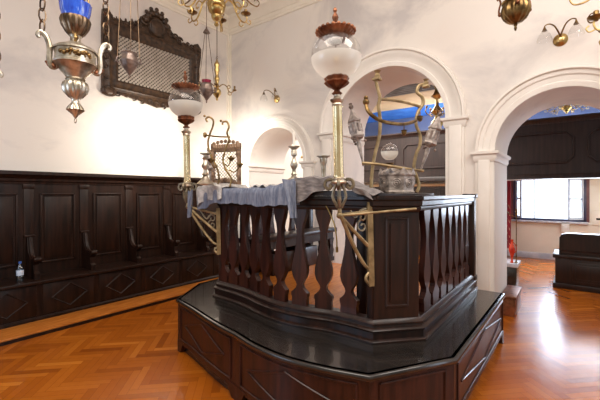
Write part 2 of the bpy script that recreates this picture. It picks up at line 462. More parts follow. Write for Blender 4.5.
# low parquet step along the left wall
mb = MB(); mb.box(WX, -4.455, -1.5, WY, 0, .04); mb.box(WX, -4.44, -1.5, WY, .032, .052, .004)
o = struct('trim_3', mb, M['parquet_plain'])
mb = MB(); mb.box(-4.456, -4.432, -1.5, WY, 0, .032); struct('trim_4', mb, M['wood_stall'])

# far room
mb = MB()
wx0, wx1, wz0, wz1 = -1.02, .73, .86, 1.84
WINX = (None,)
def far_x(px, Y): xc = ray_x(px); return (CT*xc-ST)/(ST*xc+CT)*Y
wx0, wx1 = far_x(513.5, FY), far_x(586.5, FY)
wz0, wz1 = .86, 1.86
pl = [(-5.0,-.02),(RX,-.02),(RX,3.3),(-5.0,3.3)]
mb.box(-5.0, wx0, FY, FY+.22, -.02, 2.7); mb.box(wx1, RX, FY, FY+.22, -.02, 2.7)
mb.box(wx0, wx1, FY, FY+.22, -.02, wz0); mb.box(wx0, wx1, FY, FY+.22, wz1, 2.7)
struct('wall_far', mb, M['far_white'])
mb = MB(); mb.box(-5.0, RX, FY, FY+.22, 2.7, 3.62); struct('wall_far_upper', mb, M['far_blue'])
mb = MB(); mb.box(-5.2, -4.97, WB, FY+.22, -.02, 3.6); struct('wall_far_left', mb, M['far_white'])
CF = 3.58
mb = MB(); mb.box(-5.2, RX, 8.5, FY+.22, CF, CF+.1); struct('ceiling_blue', mb, M['sky_blue'])
mb = MB(); mb.box(-5.2, RX, 7.35, 8.5, CF-.03, CF+.1); struct('ceiling_beige', mb, M['beam_beige'])
mb = MB(); mb.box(-5.2, RX, WB, 7.35, CF, CF+.1)
for k in range(14): mb.box(-5.2, RX, WB+.06+k*.12, WB+.10+k*.12, CF-.03, CF+.01)
struct('ceiling_grey', mb, M['beam_grey'])
mb = MB(); mb.sweep([(-4.97, WB), (-4.97, FY), (RX, FY)], [(0,0),(.03,0),(.03,.09),(.022,.12),(.012,.13),(0,.13)]); struct('baseboard_far', mb, M['marble'])

# window in the far wall
win = MB()
fr = .055
for (x0, x1, z0, z1) in ((wx0, wx0+fr, wz0, wz1), (wx1-fr, wx1, wz0, wz1), (wx0, wx1, wz0, wz0+.05), (wx0, wx1, wz1-.05, wz1)):
    win.box(x0, x1, FY-.03, FY+.10, z0, z1, .004)
wo = struct('window_1', win, M['purple_frame'])
mb = MB(); mb.box(wx0-.03, wx1+.03, FY-.10, FY+.05, wz0-.04, wz0+.005, .006); q = obj('window_sill', mb, M['marble'], wo)
mb = MB(); mb.box(wx1+.0, wx1+.05, FY-.035, FY+.05, wz0, wz1); q = obj('casing', mb, M['frame_brown'], wo)
mb = MB(); mb.box(wx0-.05, wx0, FY-.035, FY+.05, wz0, wz1); q = obj('casing', mb, M['frame_brown'], wo)
xm = far_x(534, FY)
mb = MB(); mb.box(xm-.012, xm+.012, FY+.03, FY+.06, wz0+.05, wz1-.05); obj('mullion', mb, M['shutter'], wo)
mb = MB(); mb.box(wx0+fr, wx1-fr, FY+.042, FY+.048, wz0+.05, wz1-.05); obj('pane', mb, M['pane'], wo)
# inward opened casements at both sides
for (xa, sg) in ((wx1-fr, -1), (wx0+fr, 1)):
    mb = MB()
    wv = .30 if sg < 0 else .15
    Mx = Matrix.Translation(Vector((xa, FY-.03, 0))) @ Matrix.Rotation(sg*math.radians(-38 if sg > 0 else -30), 4, 'Z')
    for (u0, u1, z0, z1) in ((0,.035,wz0+.05,wz1-.05),(wv-.035,wv,wz0+.05,wz1-.05),(0,wv,wz0+.05,wz0+.10),(0,wv,wz1-.10,wz1-.05),(0,wv,(wz0+wz1)/2-.02,(wz0+wz1)/2+.02)):
        pts = [(sg*u0,-.014),(sg*u1,-.014),(sg*u1,.014),(sg*u0,.014)]
        mb.prism(pts, z0, z1, Mx)
    obj('casement', mb, M['shutter'], wo)

# ================================================================== THE WALL STALLS (left)
st = thing('stall_bench', 'long dark panelled wall bench with carved armrests along the left wall', 'bench', (-5.0, 1.8, .052))
BX = WX+.012; BK = -5.215      # back boards
y0s, y1s = -1.25, WY-.015
mb = MB(); mb.box(BX, BK, y0s, y1s, .05, 1.66); obj('back_board', mb, M['wood_stall'], st)
mb = MB(); mb.sweep([(BK, y0s), (BK, y1s)], [(-.03,1.60),(.012,1.60),(.016,1.625),(.03,1.635),(.034,1.665),(.05,1.675),(.062,1.70),(.085,1.712),(.085,1.752),(-.03,1.752)])
obj('cornice', mb, M['wood_stall'], st)
mb = MB(); mb.box(BK-.005, -4.79, y0s, y1s, .465, .50, .008); obj('seat', mb, M['wood_stall'], st)
mb = MB(); mb.box(BK, -4.835, y0s, y1s, .05, .466); obj('seat_box', mb, M['wood_stall'], st)
mb = MB(); mb.sweep([(-4.835, y0s), (-4.835, y1s)], [(-.01,.05),(.03,.05),(.03,.075),(.012,.09),(-.01,.09)]); obj('plinth', mb, M['wood_stall'], st)
PIL = [1.47+.613*k for k in range(-4, 6)]
def rect_frame(mb, x, y0, y1, z0, z1, w=.022, t=.016):
    """moulded frame standing on plane X=x facing +X"""
    for (a, b, c, d) in ((y0, y1, z0, z0+w), (y0, y1, z1-w, z1), (y0, y0+w, z0, z1), (y1-w, y1, z0, z1)):
        mb.box(x-.004, x+t, a, b, c, d, .005)
for k, y in enumerate(PIL):
    mb = MB(); mb.box(BK-.01, BK+.012, y-.052, y+.052, .50, 1.62, .003); mb.box(BK-.01, BK+.022, y-.06, y+.06, 1.545, 1.60, .004)
    obj('pilaster', mb, M['wood_stall'], st)
    # armrest : solid partition with a scrolled top
    pf = [(0,.50),(.30,.50),(.30,.56),(.265,.585),(.262,.66),(.285,.69)]
    for i in range(9):
        a = -PI*.5 + i*PI*1.2/8; pf.append((.295+.032*math.cos(a), .725+.032*math.sin(a)))
    pf += [(.235,.715),(.185,.715),(.135,.74),(.095,.79),(.07,.86),(.055,.93),(.045,.97),(0,.97)]
    Ma = Matrix(((1,0,0,BK),(0,0,1,0),(0,1,0,0),(0,0,0,1)))
    mb = MB(); mb.prism(pf, y-.028, y+.028, Ma); mb.box(BK, BK+.055, y-.055, y+.055, .965, .99, .005)
    ar = obj('armrest', mb, M['wood_stall'], st)
    mb = MB(); mb.tube([(BK+.05, y, .96), (BK+.075, y, .865), (BK+.10, y, .795), (BK+.14, y, .745), (BK+.19, y, .72), (BK+.24, y, .722)], [.018,.02,.022,.022,.02,.012], 8, 5)
    mb.tube([(BK+.297, y-.034, .725), (BK+.297, y+.034, .725)], .030, 14)
    obj('scroll', mb, M['wood_stall'], ar)
for a, b in zip(PIL, PIL[1:]):
    mb = MB(); rect_frame(mb, BK, a+.115, b-.105, .63, 1.49); mb.box(BK-.003, BK+.010, a+.16, b-.15, .675, 1.445, .006)
    obj('back_panel', mb, M['wood_stall'], st)
    ym, hw = (a+b)/2, .19
    mb = MB()
    mb.box(-4.84, -4.828, a+.03, b-.03, .105, .45, .004)
    X = -4.826; zz = (.125, .275, .43)
    P = [(X, ym-hw, zz[1]), (X, ym, zz[2]-.02), (X, ym+hw, zz[1]), (X, ym, zz[0]+.02)]
    for i in range(4): mb.tube([P[i], P[(i+1) % 4]], .008, 4)
    obj('front_panel', mb, M['wood_stall'], st)

# water bottle on the seat
b = at(20, 283, 1); 
t_ = (-4.93-0)/((CT*ray_x(20)-ST)); bp_ = at(20, 283, t_)
bt = thing('water_bottle', 'clear plastic water bottle with blue label standing on the dark wall bench', 'bottle', (-4.93, bp_.y, .50))
mb = MB(); mb.lathe([(.0,.0),(.03,.0),(.034,.01),(.034,.06),(.032,.065),(.034,.07),(.034,.14),(.028,.165),(.014,.19),(.0125,.205)], seg=18); obj('body', mb, M['bottle'], bt, local=True)
mb = MB(); mb.lathe([(.0345,.072),(.0352,.075),(.0352,.128),(.0345,.131)], seg=18, cap=False); obj('label_band', mb, M['shutter'], bt, local=True)
mb = MB(); mb.lathe([(0,.203),(.015,.203),(.015,.222),(.012,.225),(0,.225)], seg=14); obj('cap', mb, M['blue_plastic'], bt, local=True)

# ================================================================== THE BIMAH
bim = thing('bimah', 'raised dark wood prayer platform with flat balusters and a bow front', 'platform', (-1.9, 2.9, 0))
frontO = catmull([(-.895,1.815,0),(-1.16,1.742,0),(-1.42,1.705,0),(-1.70,1.728,0),(-1.93,1.783,0),(-2.14,1.818,0),(-2.38,1.872,0),(-2.66,1.945,0),(-2.977,2.014,0)], 4)
OUT = [(-.55,4.1),(-.575,2.32)] + [(p.x,p.y) for p in frontO] + [(-3.29,2.50),(-3.29,4.1)]
iB = min(range(len(frontO)), key=lambda i: abs(frontO[i].x+1.93))
ZT = .49
ROUT = list(reversed(OUT))
mb = MB(); mb.sweep(ROUT, [(-.02,ZT-.035),(.012,ZT-.035),(.018,ZT-.028),(.018,ZT-.008),(.010,ZT),(-.02,ZT)]); mb.prism(ROUT, ZT-.034, ZT); obj('bench_top', mb, M['wood_top'], bim, sharp=50)
class Path:
    def __init__(s, pts):
        s.p = [Vector((q[0], q[1])) for q in pts]; s.L = [0]
        for a, b in zip(s.p, s.p[1:]): s.L.append(s.L[-1]+(b-a).length)
        s.len = s.L[-1]
    def at(s, d, off=0, z=0):
        d = max(0, min(s.len, d)); i = 0
        while i < len(s.p)-2 and s.L[i+1] < d: i += 1
        a, b = s.p[i], s.p[i+1]; t = (d-s.L[i])/max(1e-9, (b-a).length); q = a+(b-a)*t; u = (b-a).normalized()
        return Vector((q.x+u.y*off, q.y-u.x*off, z)), u
    def line(s, d0, d1, off, z0, z1, n=14):
        return [s.at(d0+(d1-d0)*k/n, off, z0+(z1-z0)*k/n)[0] for k in range(n+1)]
nF = len(frontO)
fr_pts = [(p.x,p.y) for p in frontO]
SEG = [OUT[0:2], [OUT[1], OUT[2]], fr_pts[:iB+1], fr_pts[iB:], [fr_pts[-1], (-3.29,2.50)], [(-3.29,2.50),(-3.29,4.1)]]
SEG = [list(reversed(q)) for q in SEG]; OUT = list(reversed(OUT))
mbp = MB(); mbp.sweep(OUT, [(-.05,0),(-.035,0),(-.035,.12),(-.05,.12)]); obj('plinth', mbp, M['wood_top'], bim)
for k, sg in enumerate(SEG):
    P = Path(sg); L = P.len
    mb = MB(); mb.sweep(sg, [(-.03,.085),(0,.085),(0,.462),(-.03,.462)])
    pn = obj('skirt_panel', mb, M['wood_red'], bim, sharp=30)
    mb = MB(); e = min(.07, L*.15)
    z0, z1 = .135, .425
    fl = [P.line(e, L-e, .003, z0, z0), P.line(L-e, L-e, .003, z0, z1, 2), P.line(L-e, e, .003, z1, z1), P.line(e, e, .003, z1, z0, 2)]
    for ln in fl: mb.tube(ln, .008, 6)
    if L > .6:
        zm = (z0+z1)/2; i_ = e+.09
        for (d0, d1, a, b_) in ((i_, L/2, zm, z1-.03), (L/2, L-i_, z1-.03, zm), (L-i_, L/2, zm, z0+.03), (L/2, i_, z0+.03, zm)):
            mb.tube(P.line(d0, d1, .003, a, b_), .007, 6)
    obj('moulding', mb, M['wood_red'], pn)
    # bracket feet at both ends of the run
    for (d0, d1) in ((0, .15), (L-.15, L)):
        if L < .5: continue
        out_ = d0 == 0
        n = 6; mb = MB(); lo = []; 
        for j in range(n+1):
            d = d0+(d1-d0)*j/n; t = j/n if out_ else 1-j/n
            lo.append((d, 0.0 if t < .45 else .10*min(1, ((t-.45)/.4))**.7))
        A = [mb.v(P.at(d, .004, z)[0]) for d, z in lo]; B = [mb.v(P.at(d, .004, .11)[0]) for d, z in lo]
        A2 = [mb.v(P.at(d, -.045, z)[0]) for d, z in lo]; B2 = [mb.v(P.at(d, -.045, .11)[0]) for d, z in lo]
        for j in range(n):
            mb.f([A[j],A[j+1],B[j+1],B[j]]); mb.f([A2[j],A2[j+1],B2[j+1],B2[j]]); mb.f([A[j],A[j+1],A2[j+1],A2[j]]); mb.f([B[j],B[j+1],B2[j+1],B2[j]])
        mb.f([A[0],B[0],B2[0],A2[0]]); mb.f([A[-1],B[-1],B2[-1],A2[-1]])
        obj('foot', mb, M['wood_red'], bim)

# inner balustrade path (centre line of the balusters)
frontI = catmull([(-1.085,2.265,0),(-1.25,2.272,0),(-1.42,2.262,0),(-1.62,2.215,0),(-1.85,2.20,0),(-2.05,2.235,0),(-2.25,2.29,0),(-2.45,2.325,0),(-2.60,2.335,0),(-2.75,2.345,0)], 4)
fi = [(p.x, p.y) for p in frontI]
def front_y(x):
    for a, b in zip(frontI, frontI[1:]):
        if b.x <= x <= a.x: t = (x-a.x)/(b.x-a.x); return a.y+(b.y-a.y)*t
    return frontI[0].y if x > frontI[0].x else frontI[-1].y
YB = 4.15
INN = list(reversed([(-.87,YB),(-.87,2.50)] + fi + [(-3.0,2.62),(-3.0,YB)]))
mb = MB(); mb.sweep(INN, [(.070,.485),(.078,.492),(.078,.502),(.070,.509),(.056,.512),(.056,.556),(.066,.562),(.068,.572),(.060,.580),(.046,.586),(.044,.598),(.052,.604),(.052,.614),(.040,.622),(.030,.637),(-.04,.637),(-.04,.485)]); obj('base_moulding', mb, M['wood'], bim, sharp=30)
inner_poly = [(p[0], p[1]) for p in INN]
mb = MB(); mb.prism(inner_poly, .44, .55); obj('deck', mb, M['parquet_plain'], bim)
mb = MB(); mb.sweep(INN, [(.03,1.372),(.036,1.385),(.036,1.40),(.048,1.41),(.05,1.44),(.06,1.45),(.06,1.472),(-.05,1.472),(-.05,1.372)]); obj('handrail', mb, M['wood'], bim, sharp=30)
HW = [(0,.080),(.085,.080),(.10,.088),(.135,.088),(.155,.064),(.185,.036),(.215,.028),(.24,.036),(.29,.066),(.345,.083),(.40,.082),(.47,.066),(.56,.046),(.65,.033),(.72,.028),(.77,.030),(.84,.044),(.90,.064),(.95,.076),(1,.078)]
bal = [(x, t*.747+.632) for t, x in HW]
def baluster(c, u, k=.92):
    bal_poly = [(-x*k, z) for x, z in bal] + [(x*k, z) for x, z in reversed(bal)]
    Mx = Matrix(((u.x, -u.y, 0, c.x), (u.y, u.x, 0, c.y), (0,0,1,0), (0,0,0,1))) @ Matrix(((1,0,0,0),(0,0,1,0),(0,1,0,0),(0,0,0,1)))
    mb = MB(); mb.prism(bal_poly, -.021, .021, Mx)
    es = [e for e in mb.bm.edges if len(e.link_faces) == 2 and e.calc_face_angle(0) > 1.2]
    bmesh.ops.bevel(mb.bm, geom=es, offset=.006, segments=1, affect='EDGES')
    obj('baluster', mb, M['wood_red'], bim, sharp=30)
for k in range(7):
    baluster(Vector((-.87, 2.675+.21*k)), Vector((0,1))); baluster(Vector((-3.0, 2.73+.21*k)), Vector((0,1)))
FP = Path(fi)
for x in (-1.275, -1.48, -1.67, -1.86, -2.05, -2.225, -2.385, -2.545, -2.69):
    i = min(range(len(fi)-1), key=lambda j: abs((fi[j][0]+fi[j+1][0])/2-x)); u = (Vector(fi[i+1])-Vector(fi[i])).normalized()
    baluster(Vector((x, front_y(x))), u, .80)
# diagonal corner panels and end posts
def corner(p, q, labelled):
    P = Path([p, q]); L = P.len
    mb = MB(); mb.sweep([p, q], [(-.03,.62),(.022,.62),(.022,1.40),(-.03,1.40)]); pn = obj('corner_panel', mb, M['wood'], bim)
    mb = MB(); e = .085
    fl = [P.line(e, L-e, .022, .72, .72, 1), P.line(L-e, L-e, .022, .72, 1.32, 1), P.line(L-e, e, .022, 1.32, 1.32, 1), P.line(e, e, .022, 1.32, .72, 1)]
    for ln in fl: mb.tube(ln, .010, 6)
    a = P.at(e+.03, 0)[0]; c = P.at(L-e-.03, 0)[0]
    mb.sweep([(a.x,a.y),(c.x,c.y)], [(0,.755),(.03,.755),(.03,1.285),(0,1.285)])
    obj('panel_moulding', mb, M['wood'], pn)
    mb = MB(); mb.sweep([p, q], [(.02,1.36),(.030,1.365),(.036,1.38),(.036,1.432),(.048,1.44),(.052,1.452),(.066,1.458),(.066,1.478),(-.05,1.478),(-.05,1.36)]); obj('corner_cornice', mb, M['wood'], bim, sharp=30)
corner((-1.087,2.262), (-.866,2.505), 1)
corner((-3.005,2.625), (-2.75,2.345), 0)
for (x, y) in ((-1.092, 2.283), (-2.748, 2.372)):
    mb = MB(); mb.box(x-.04, x+.03, y-.028, y+.045, .62, 1.40, .005); obj('corner_post', mb, M['wood'], bim)
for x in (-.87, -3.0):
    mb = MB(); mb.box(x-.05, x+.05, YB-.04, YB+.06, .49, 1.44, .006); mb.box(x-.065, x+.065, YB-.055, YB+.075, 1.44, 1.485, .008); mb.box(x-.06, x+.06, YB-.05, YB+.07, .49, .62, .008)
    obj('end_post', mb, M['wood'], bim)
mb = MB(); mb.prism([(-.86,2.60),(-1.05,2.27),(-1.28,2.46),(-1.30,2.62),(-1.05,2.86),(-.86,2.86)], 1.475, 1.492); obj('corner_shelf', mb, M['wood'], bim)
# reading desk board over the bow front
deskb = [(x, front_y(x)-.10) for x in [-1.10-.1*k for k in range(18)]] + [(x, front_y(x)+.34) for x in [-2.80+.1*k for k in range(18)]]
mb = MB(); mb.prism(deskb, 1.474, 1.512); obj('desk_board', mb, M['wood'], bim)
mb = MB(); mb.box(-2.78, -2.70, 2.62, 2.69, .55, 1.474, .005); obj('desk_leg', mb, M['wood'], bim)
mb = MB(); mb.box(-1.30, -1.22, 2.42, 2.49, .55, 1.474, .005); obj('desk_leg', mb, M['wood'], bim)

# bench inside the platform
ib = thing('platform_bench', 'dark wooden bench seen through the balusters inside the platform', 'bench', (-2.66, 3.45, .55))
mb = MB(); mb.box(-2.88, -2.62, 2.68, 4.32, .955, 1.01, .008); obj('seat', mb, M['wood'], ib)
mb = MB(); mb.box(-2.86, -2.66, 2.72, 4.28, .86, .956); obj('apron', mb, M['wood'], ib)
for y in (2.74, 3.5, 4.24):
    mb = MB(); pf = [(-.03,0),(.03,0),(.03,.05),(.016,.07),(.026,.15),(.014,.22),(.026,.30),(.026,.32),(-.026,.32),(-.026,.30),(-.014,.22),(-.026,.15),(-.016,.07),(-.03,.05)]
    mb.prism([(p[0]*2.2, .55+p[1]) for p in pf], -2.86, -2.66, Matrix(((0,0,1,0),(1,0,0,y),(0,1,0,0),(0,0,0,1)))); obj('leg', mb, M['wood'], ib)
mb = MB(); mb.box(-2.86, -2.70, 3.05, 3.95, .55, .80, .01); obj('shelf_box', mb, M['wood'], ib)

# ================================================================== THE CLOTH
cl = thing('table_cover', 'blue grey brocade cloth with folded edges draped over the reading desk', 'cloth', (-2.0, 2.25, 1.51))
def lerp_t(tab, x):
    for (a, p), (b, q) in zip(tab, tab[1:]):
        if a <= x <= b: return p+(q-p)*(x-a)/(b-a)
    return tab[0][1] if x < tab[0][0] else tab[-1][1]
DROP = [(-2.93,.20),(-2.80,.19),(-2.70,.15),(-2.5,.135),(-2.2,.135),(-1.9,.145),(-1.72,.165),(-1.62,.20)]
HUMP = [(-2.93,.0),(-2.75,.03),(-2.4,.012),(-2.0,.012),(-1.8,.03),(-1.66,.075),(-1.58,.085)]
def cloth_pt(u, v):
    x = -2.93 + u*(2.93-1.58)
    yf = front_y(max(-2.75, min(-1.06, x)))
    zt = 1.522 + lerp_t(HUMP, x) + .005*math.sin(x*23) + .003*math.sin(x*57+1)
    dp = lerp_t(DROP, x) + .003*math.sin(x*9)
    fold = .0035*math.sin(x*31+.8*math.sin(x*17)) + .002*math.sin(x*83)
    if v < .5:
        t = v/.5; y = yf+.30 - t*(.30+.13); z = zt + .012*math.sin(t*9+x*6)*(1-t) - .035*(1-t)**2*(lerp_t(HUMP, x) > .02)
        return Vector((x, y, z))
    t = (v-.5)/.5
    return Vector((x, yf-.13-.018*math.sin(min(1,t*3)*PI/2) + fold*t*1.3, zt - dp*t))
mb = MB(); mb.grid(cloth_pt, 130, 22, .006); obj('brocade_cloth', mb, M['cloth'], cl, sharp=60)
HR = [(-1.62,.085),(-1.50,.085),(-1.36,.078),(-1.24,.05),(-1.14,.01),(-1.04,-.03)]
DR = [(-1.62,.18),(-1.54,.13),(-1.46,.085),(-1.34,.05),(-1.2,.03),(-1.04,.03)]
def cloth_r(u, v):
    x = -1.62 + u*(1.62-1.04); yf = front_y(min(-1.06, x))
    zt = 1.524 + lerp_t(HR, x) + .006*math.sin(x*45)
    fold = .010*math.sin(x*60)
    if v < .5:
        t = v/.5; y = yf+.26 - t*(.26+.14); return Vector((x, y, zt + .014*math.sin(t*7+x*8) - .03*(1-t)**2))
    t = (v-.5)/.5
    return Vector((x + .02*t, yf-.145 + fold*t, zt - (lerp_t(DR, x)+.012)*t))
mb = MB(); mb.grid(cloth_r, 60, 18, .006); q = obj('folded_lining', mb, M['cloth_grey'], cl, sharp=60); q['label'] = 'grey brown lining side of the cloth'
def flap(u, v):
    x = -1.70 + u*.13; yf = front_y(x)
    w = 1 - .70*v
    xx = -1.645 + (u-.5)*.115*w + .05*v
    return Vector((xx, yf-.160 - .022*math.sin(u*PI*2.2+.5) - .012*v, 1.60 - .285*v - .02*u*(1-v)))
mb = MB(); mb.grid(flap, 14, 14, .006); q = obj('hanging_corner', mb, M['cloth'], cl, sharp=60)
def lace(u, v):
    x = -2.95 + u*.40; yf = front_y(max(-2.75, x))
    fold = .02*math.sin(x*42); 
    if v < .4: t = v/.4; return Vector((x, yf+.20-t*.345, 1.548+.035*math.sin(u*PI)+.012*math.sin(x*50+t*5)))
    t = (v-.4)/.6
    return Vector((x, yf-.152+fold*t, 1.548+.035*math.sin(u*PI) - t*(.20-.09*u+.01*math.sin(x*60))))
mb = MB(); mb.grid(lace, 50, 16, .006); q = obj('lace_edging', mb, M['cloth_lace'], cl, sharp=60); q['label'] = 'crumpled silver lace end of the cloth'
mb = MB()
def tas(u, v):
    x0 = -2.97; return Vector((x0+(u-.5)*.055*(1-.3*v)-.015*v, front_y(-2.75)-.20-.016*math.sin(u*7), 1.52-.26*v-.01*math.sin(u*5)))
mb.grid(tas, 10, 12, .006); obj('hanging_end', mb, M['cloth'], cl, sharp=60)
mb = MB()
def lac2(u, v):
    x = -2.22+u*.36; return Vector((x, front_y(x)+.10-.16*v, 1.553+.010*math.sin(u*20+v*4)+.006*math.sin(v*9)))
mb.grid(lac2, 24, 10, .005); q = obj('lace_strip', mb, M['cloth_lace'], cl, sharp=60); q['label'] = 'pale lace strip on top of the cloth'

# ================================================================== THE TWO GLOBE LAMPS ON BRACKETS
def scroll(mb, c, ang, s, r=.008, flip=1):
    """C-scroll foot standing out radially from an axis"""
    pts = []
    prof = [(.012,.0),(.03,.02),(.058,.018),(.066,-.006),(.05,-.022),(.036,-.010),(.045,.0)]
    prof2 = [(.012,.0),(.025,-.03),(.03,-.06),(.018,-.09),(.008,-.11)]
    for pr in (prof, prof2):
        mb.tube([Vector(c)+Vector((p[0]*math.cos(ang)*s, p[0]*math.sin(ang)*s, p[1]*s)) for p in pr], r*s, 6, 4)
def make_globe_lamp(loc, label):
    t = thing('globe_lamp', label, 'lamp', loc)
    mb = MB()
    mb.lathe([(0,-.004),(.052,-.004),(.056,.004),(.05,.012),(.044,.016),(.046,.026),(.038,.034),(.03,.04),(0,.04)], seg=28); obj('base', mb, M['silver'], t, local=True)
    mb = MB(); mb.lathe([(.0,.035),(.033,.035),(.034,.05),(.030,.06),(.030,.49),(.033,.50),(.03,.505),(0,.505)], seg=72, flute=10, amp=.045); obj('fluted_column', mb, M['brass_pale'], t, local=True, sharp=60)
    mb = MB(); mb.lathe([(0,.495),(.032,.495),(.036,.505),(.032,.515),(.045,.53),(.047,.538),(.03,.545),(.02,.56),(.022,.575),(0,.575)], seg=28); obj('capital', mb, M['silver'], t, local=True)
    mb = MB(); mb.lathe([(0,.565),(.016,.565),(.034,.580),(.020,.592),(.018,.602),(.034,.615),(.066,.632),(.080,.648),(.072,.660),(.080,.676),(.066,.690),(0,.690)], seg=48, flute=10, amp=.05); obj('copper_cup', mb, M['copper'], t, local=True, sharp=50)
    R = .163; zc = .818
    def GP(a):
        a = math.radians(a); return (R*math.cos(a), zc+(.145 if a < 0 else .160)*math.sin(a))
    mb = MB(); mb.lathe([GP(-68+i*66/17) for i in range(18)], seg=40, cap=False); obj('frosted_bowl', mb, M['frosted'], t, local=True, sharp=80)
    mb = MB(); mb.lathe([GP(-2.2+i*62/14) for i in range(15)], seg=40, cap=False); obj('glass_dome', mb, M['glass'], t, local=True, sharp=80)
    zr = .955
    mb = MB(); mb.lathe([(.072,zr-.010),(.092,zr-.006),(.106,zr+.004),(.118,zr+.016),(.125,zr+.026),(.118,zr+.030),(.104,zr+.016),(.094,zr+.008),(.072,zr+.0)], seg=96, flute=22, amp=.03, cap=False)
    for q in range(22):
        a = 2*PI*q/22; mb.ball((.121*math.cos(a), .121*math.sin(a), zr+.026), .0135, (1,1,.9), 8)
    mb.lathe([(.0,zr+.012),(.100,zr+.010),(.100,zr+.004),(0,zr+.004)], seg=30)
    obj('crown_rim', mb, M['copper'], t, local=True, sharp=60)
    mb = MB(); mb.lathe([(.050,zr-.042),(.074,zr-.018),(.084,zr-.002),(.05,zr+.0),(0,zr-.0),(0,zr-.048),(.03,zr-.050)], seg=30); mb.tube([(0,0,zr-.045),(0,0,zr-.09)], .004, 6); obj('smoke_bell', mb, M['pewter'], t, local=True)
    mb = MB(); mb.lathe([(0,zr+.006),(.012,zr+.006),(.012,zr+.05),(.009,zr+.075),(.007,zr+.085),(.016,zr+.10),(.022,zr+.118),(.016,zr+.135),(.007,zr+.150),(.014,zr+.162),(.012,zr+.174),(0,zr+.19)], seg=20); obj('finial', mb, M['copper'], t, local=True)
    mb = MB(); mb.tube([(0,0,.67),(0,0,.76)], [.012,.008], 8); mb.lathe([(0,.76),(.018,.765),(.02,.80),(.012,.82),(0,.82)], seg=12); obj('burner', mb, M['brass'], t, local=True)
    for k in range(4):
        mb = MB(); scroll(mb, (0,0,-.008), k*PI/2+.5, 1.4, .0075); obj('scroll_foot', mb, M['iron'], t, local=True)
    mb = MB(); mb.lathe([(0,-.13),(.012,-.13),(.016,-.11),(.009,-.09),(.011,-.06),(.015,-.04),(.011,-.02),(.02,-.004),(0,-.004)], seg=16); obj('socket', mb, M['iron'], t, local=True)
    return t
pR = at(339, 183, 2.33); pL = at(187.5, 183.5, 3.54)
zL = 1.562
lampR = make_globe_lamp((pR.x, pR.y, zL), 'tall globe lamp on gilt bracket at right corner of the platform, nearest the camera')
lampL = dup(lampR, (pL.x, pL.y, zL), 0, 'tall globe lamp on gilt bracket at left corner of the platform')
from mathutils import Quaternion
for L_, dg in ((lampR, -1.3), (lampL, -1.2)): L_.rotation_euler = Quaternion(Vector((-ST, CT, 0)), math.radians(dg)).to_euler()
# brackets
def bracket(root, foot, e_top, e_bot, ext=None, gas=None):
    """foot: lamp foot point; e_top / e_bot: upper and lower end of the wall plate"""
    f = Vector(foot); a = Vector(e_top); b = Vector(e_bot)
    mid = a+(b-a)*.5
    mb = MB(); up = (a-b).normalized()
    out = Vector((f.x-a.x, f.y-a.y, 0)).normalized(); side = Vector((-out.y, out.x, 0))
    pts = [b, b+up*.03, a-up*.03, a]
    mb.tube([p+out*.006 for p in pts], [.024,.027,.027,.024], 4)
    obj('wall_plate', mb, M['gilt'], root)
    jn = f + Vector((0,0,-.025))
    mb = MB(); mb.tube([f+Vector((0,0,.10)), f+Vector((0,0,.03)), jn], [.014,.012,.017], 8); mb.ball(jn, .022)
    mb.tube([jn, jn+(a-up*.06-jn)*.5, a-up*.06], [.013,.010,.012], 8)
    obj('upper_arm', mb, M['gilt'], root)
    mb = MB(); mb.tube([jn, jn+(a+(b-a)*.56-jn)*.45+Vector((0,0,-.004)), a+(b-a)*.56], [.015,.014,.014], 8, 6); obj('brace', mb, M['gilt'], root)
    mb = MB(); k = a+(b-a)*.80; mb.tube([jn+side*.01, jn+(k-jn)*.45+Vector((0,0,-.05)), jn+(k-jn)*.8+Vector((0,0,-.05)), k, k+(b-k)*.5+out*.05, b+out*.01], [.013,.013,.012,.012,.01,.012], 8, 6); obj('scrolled_brace', mb, M['gilt'], root)
    mb = MB(); c = a-up*.10+out*.07
    for s_, ph in ((1,0),(-1,1.2)):
        sp = []
        for i in range(14):
            r = .045*(1-i/16); th = ph+i*.55*s_; sp.append(c+out*(r*math.cos(th))+Vector((0,0,1))*(r*math.sin(th)-.02*(s_ < 0)*3))
        mb.tube(sp, .007, 6)
    mb.tube([a-up*.04, c+Vector((0,0,.05)), c+out*.06, jn+(a-jn)*.35], .008, 6, 5)
    obj('scrollwork', mb, M['iron'], root)
    return jn
eR = Vector((-1.10, 2.235, 0))
jn = bracket(lampR, (pR.x, pR.y, 1.375), (eR.x, eR.y, 1.43), (eR.x, eR.y, .86))
tgt = Path([(-1.087,2.262),(-.866,2.505)]).at(.29, .045, 1.375)[0]
mb = MB(); mb.tube([jn, jn+(tgt-jn)*.5, tgt], [.011,.009,.010], 8); obj('stay_rod', mb, M['gilt'], lampR)
mb = MB(); g0 = at(304, 203, 2.62); 
gp = [at(303,203,2.45), at(308,211,2.44), at(316,226,2.44), at(320,240,2.45), at(321.5,253,2.46)]
gp = [Vector((p.x, front_y(p.x)-.035, p.z)) for p in gp]
mb.tube(gp, .0055, 6, 5); mb.tube([gp[-1]+Vector((0,0,.02)), gp[-1]-Vector((0,0,.02))], .010, 8); obj('gas_pipe', mb, M['brass'], lampR)
eL = Vector((-2.745, 2.305, 0))
bracket(lampL, (pL.x, pL.y, 1.385), (eL.x, eL.y, 1.34), (eL.x, eL.y, .89))

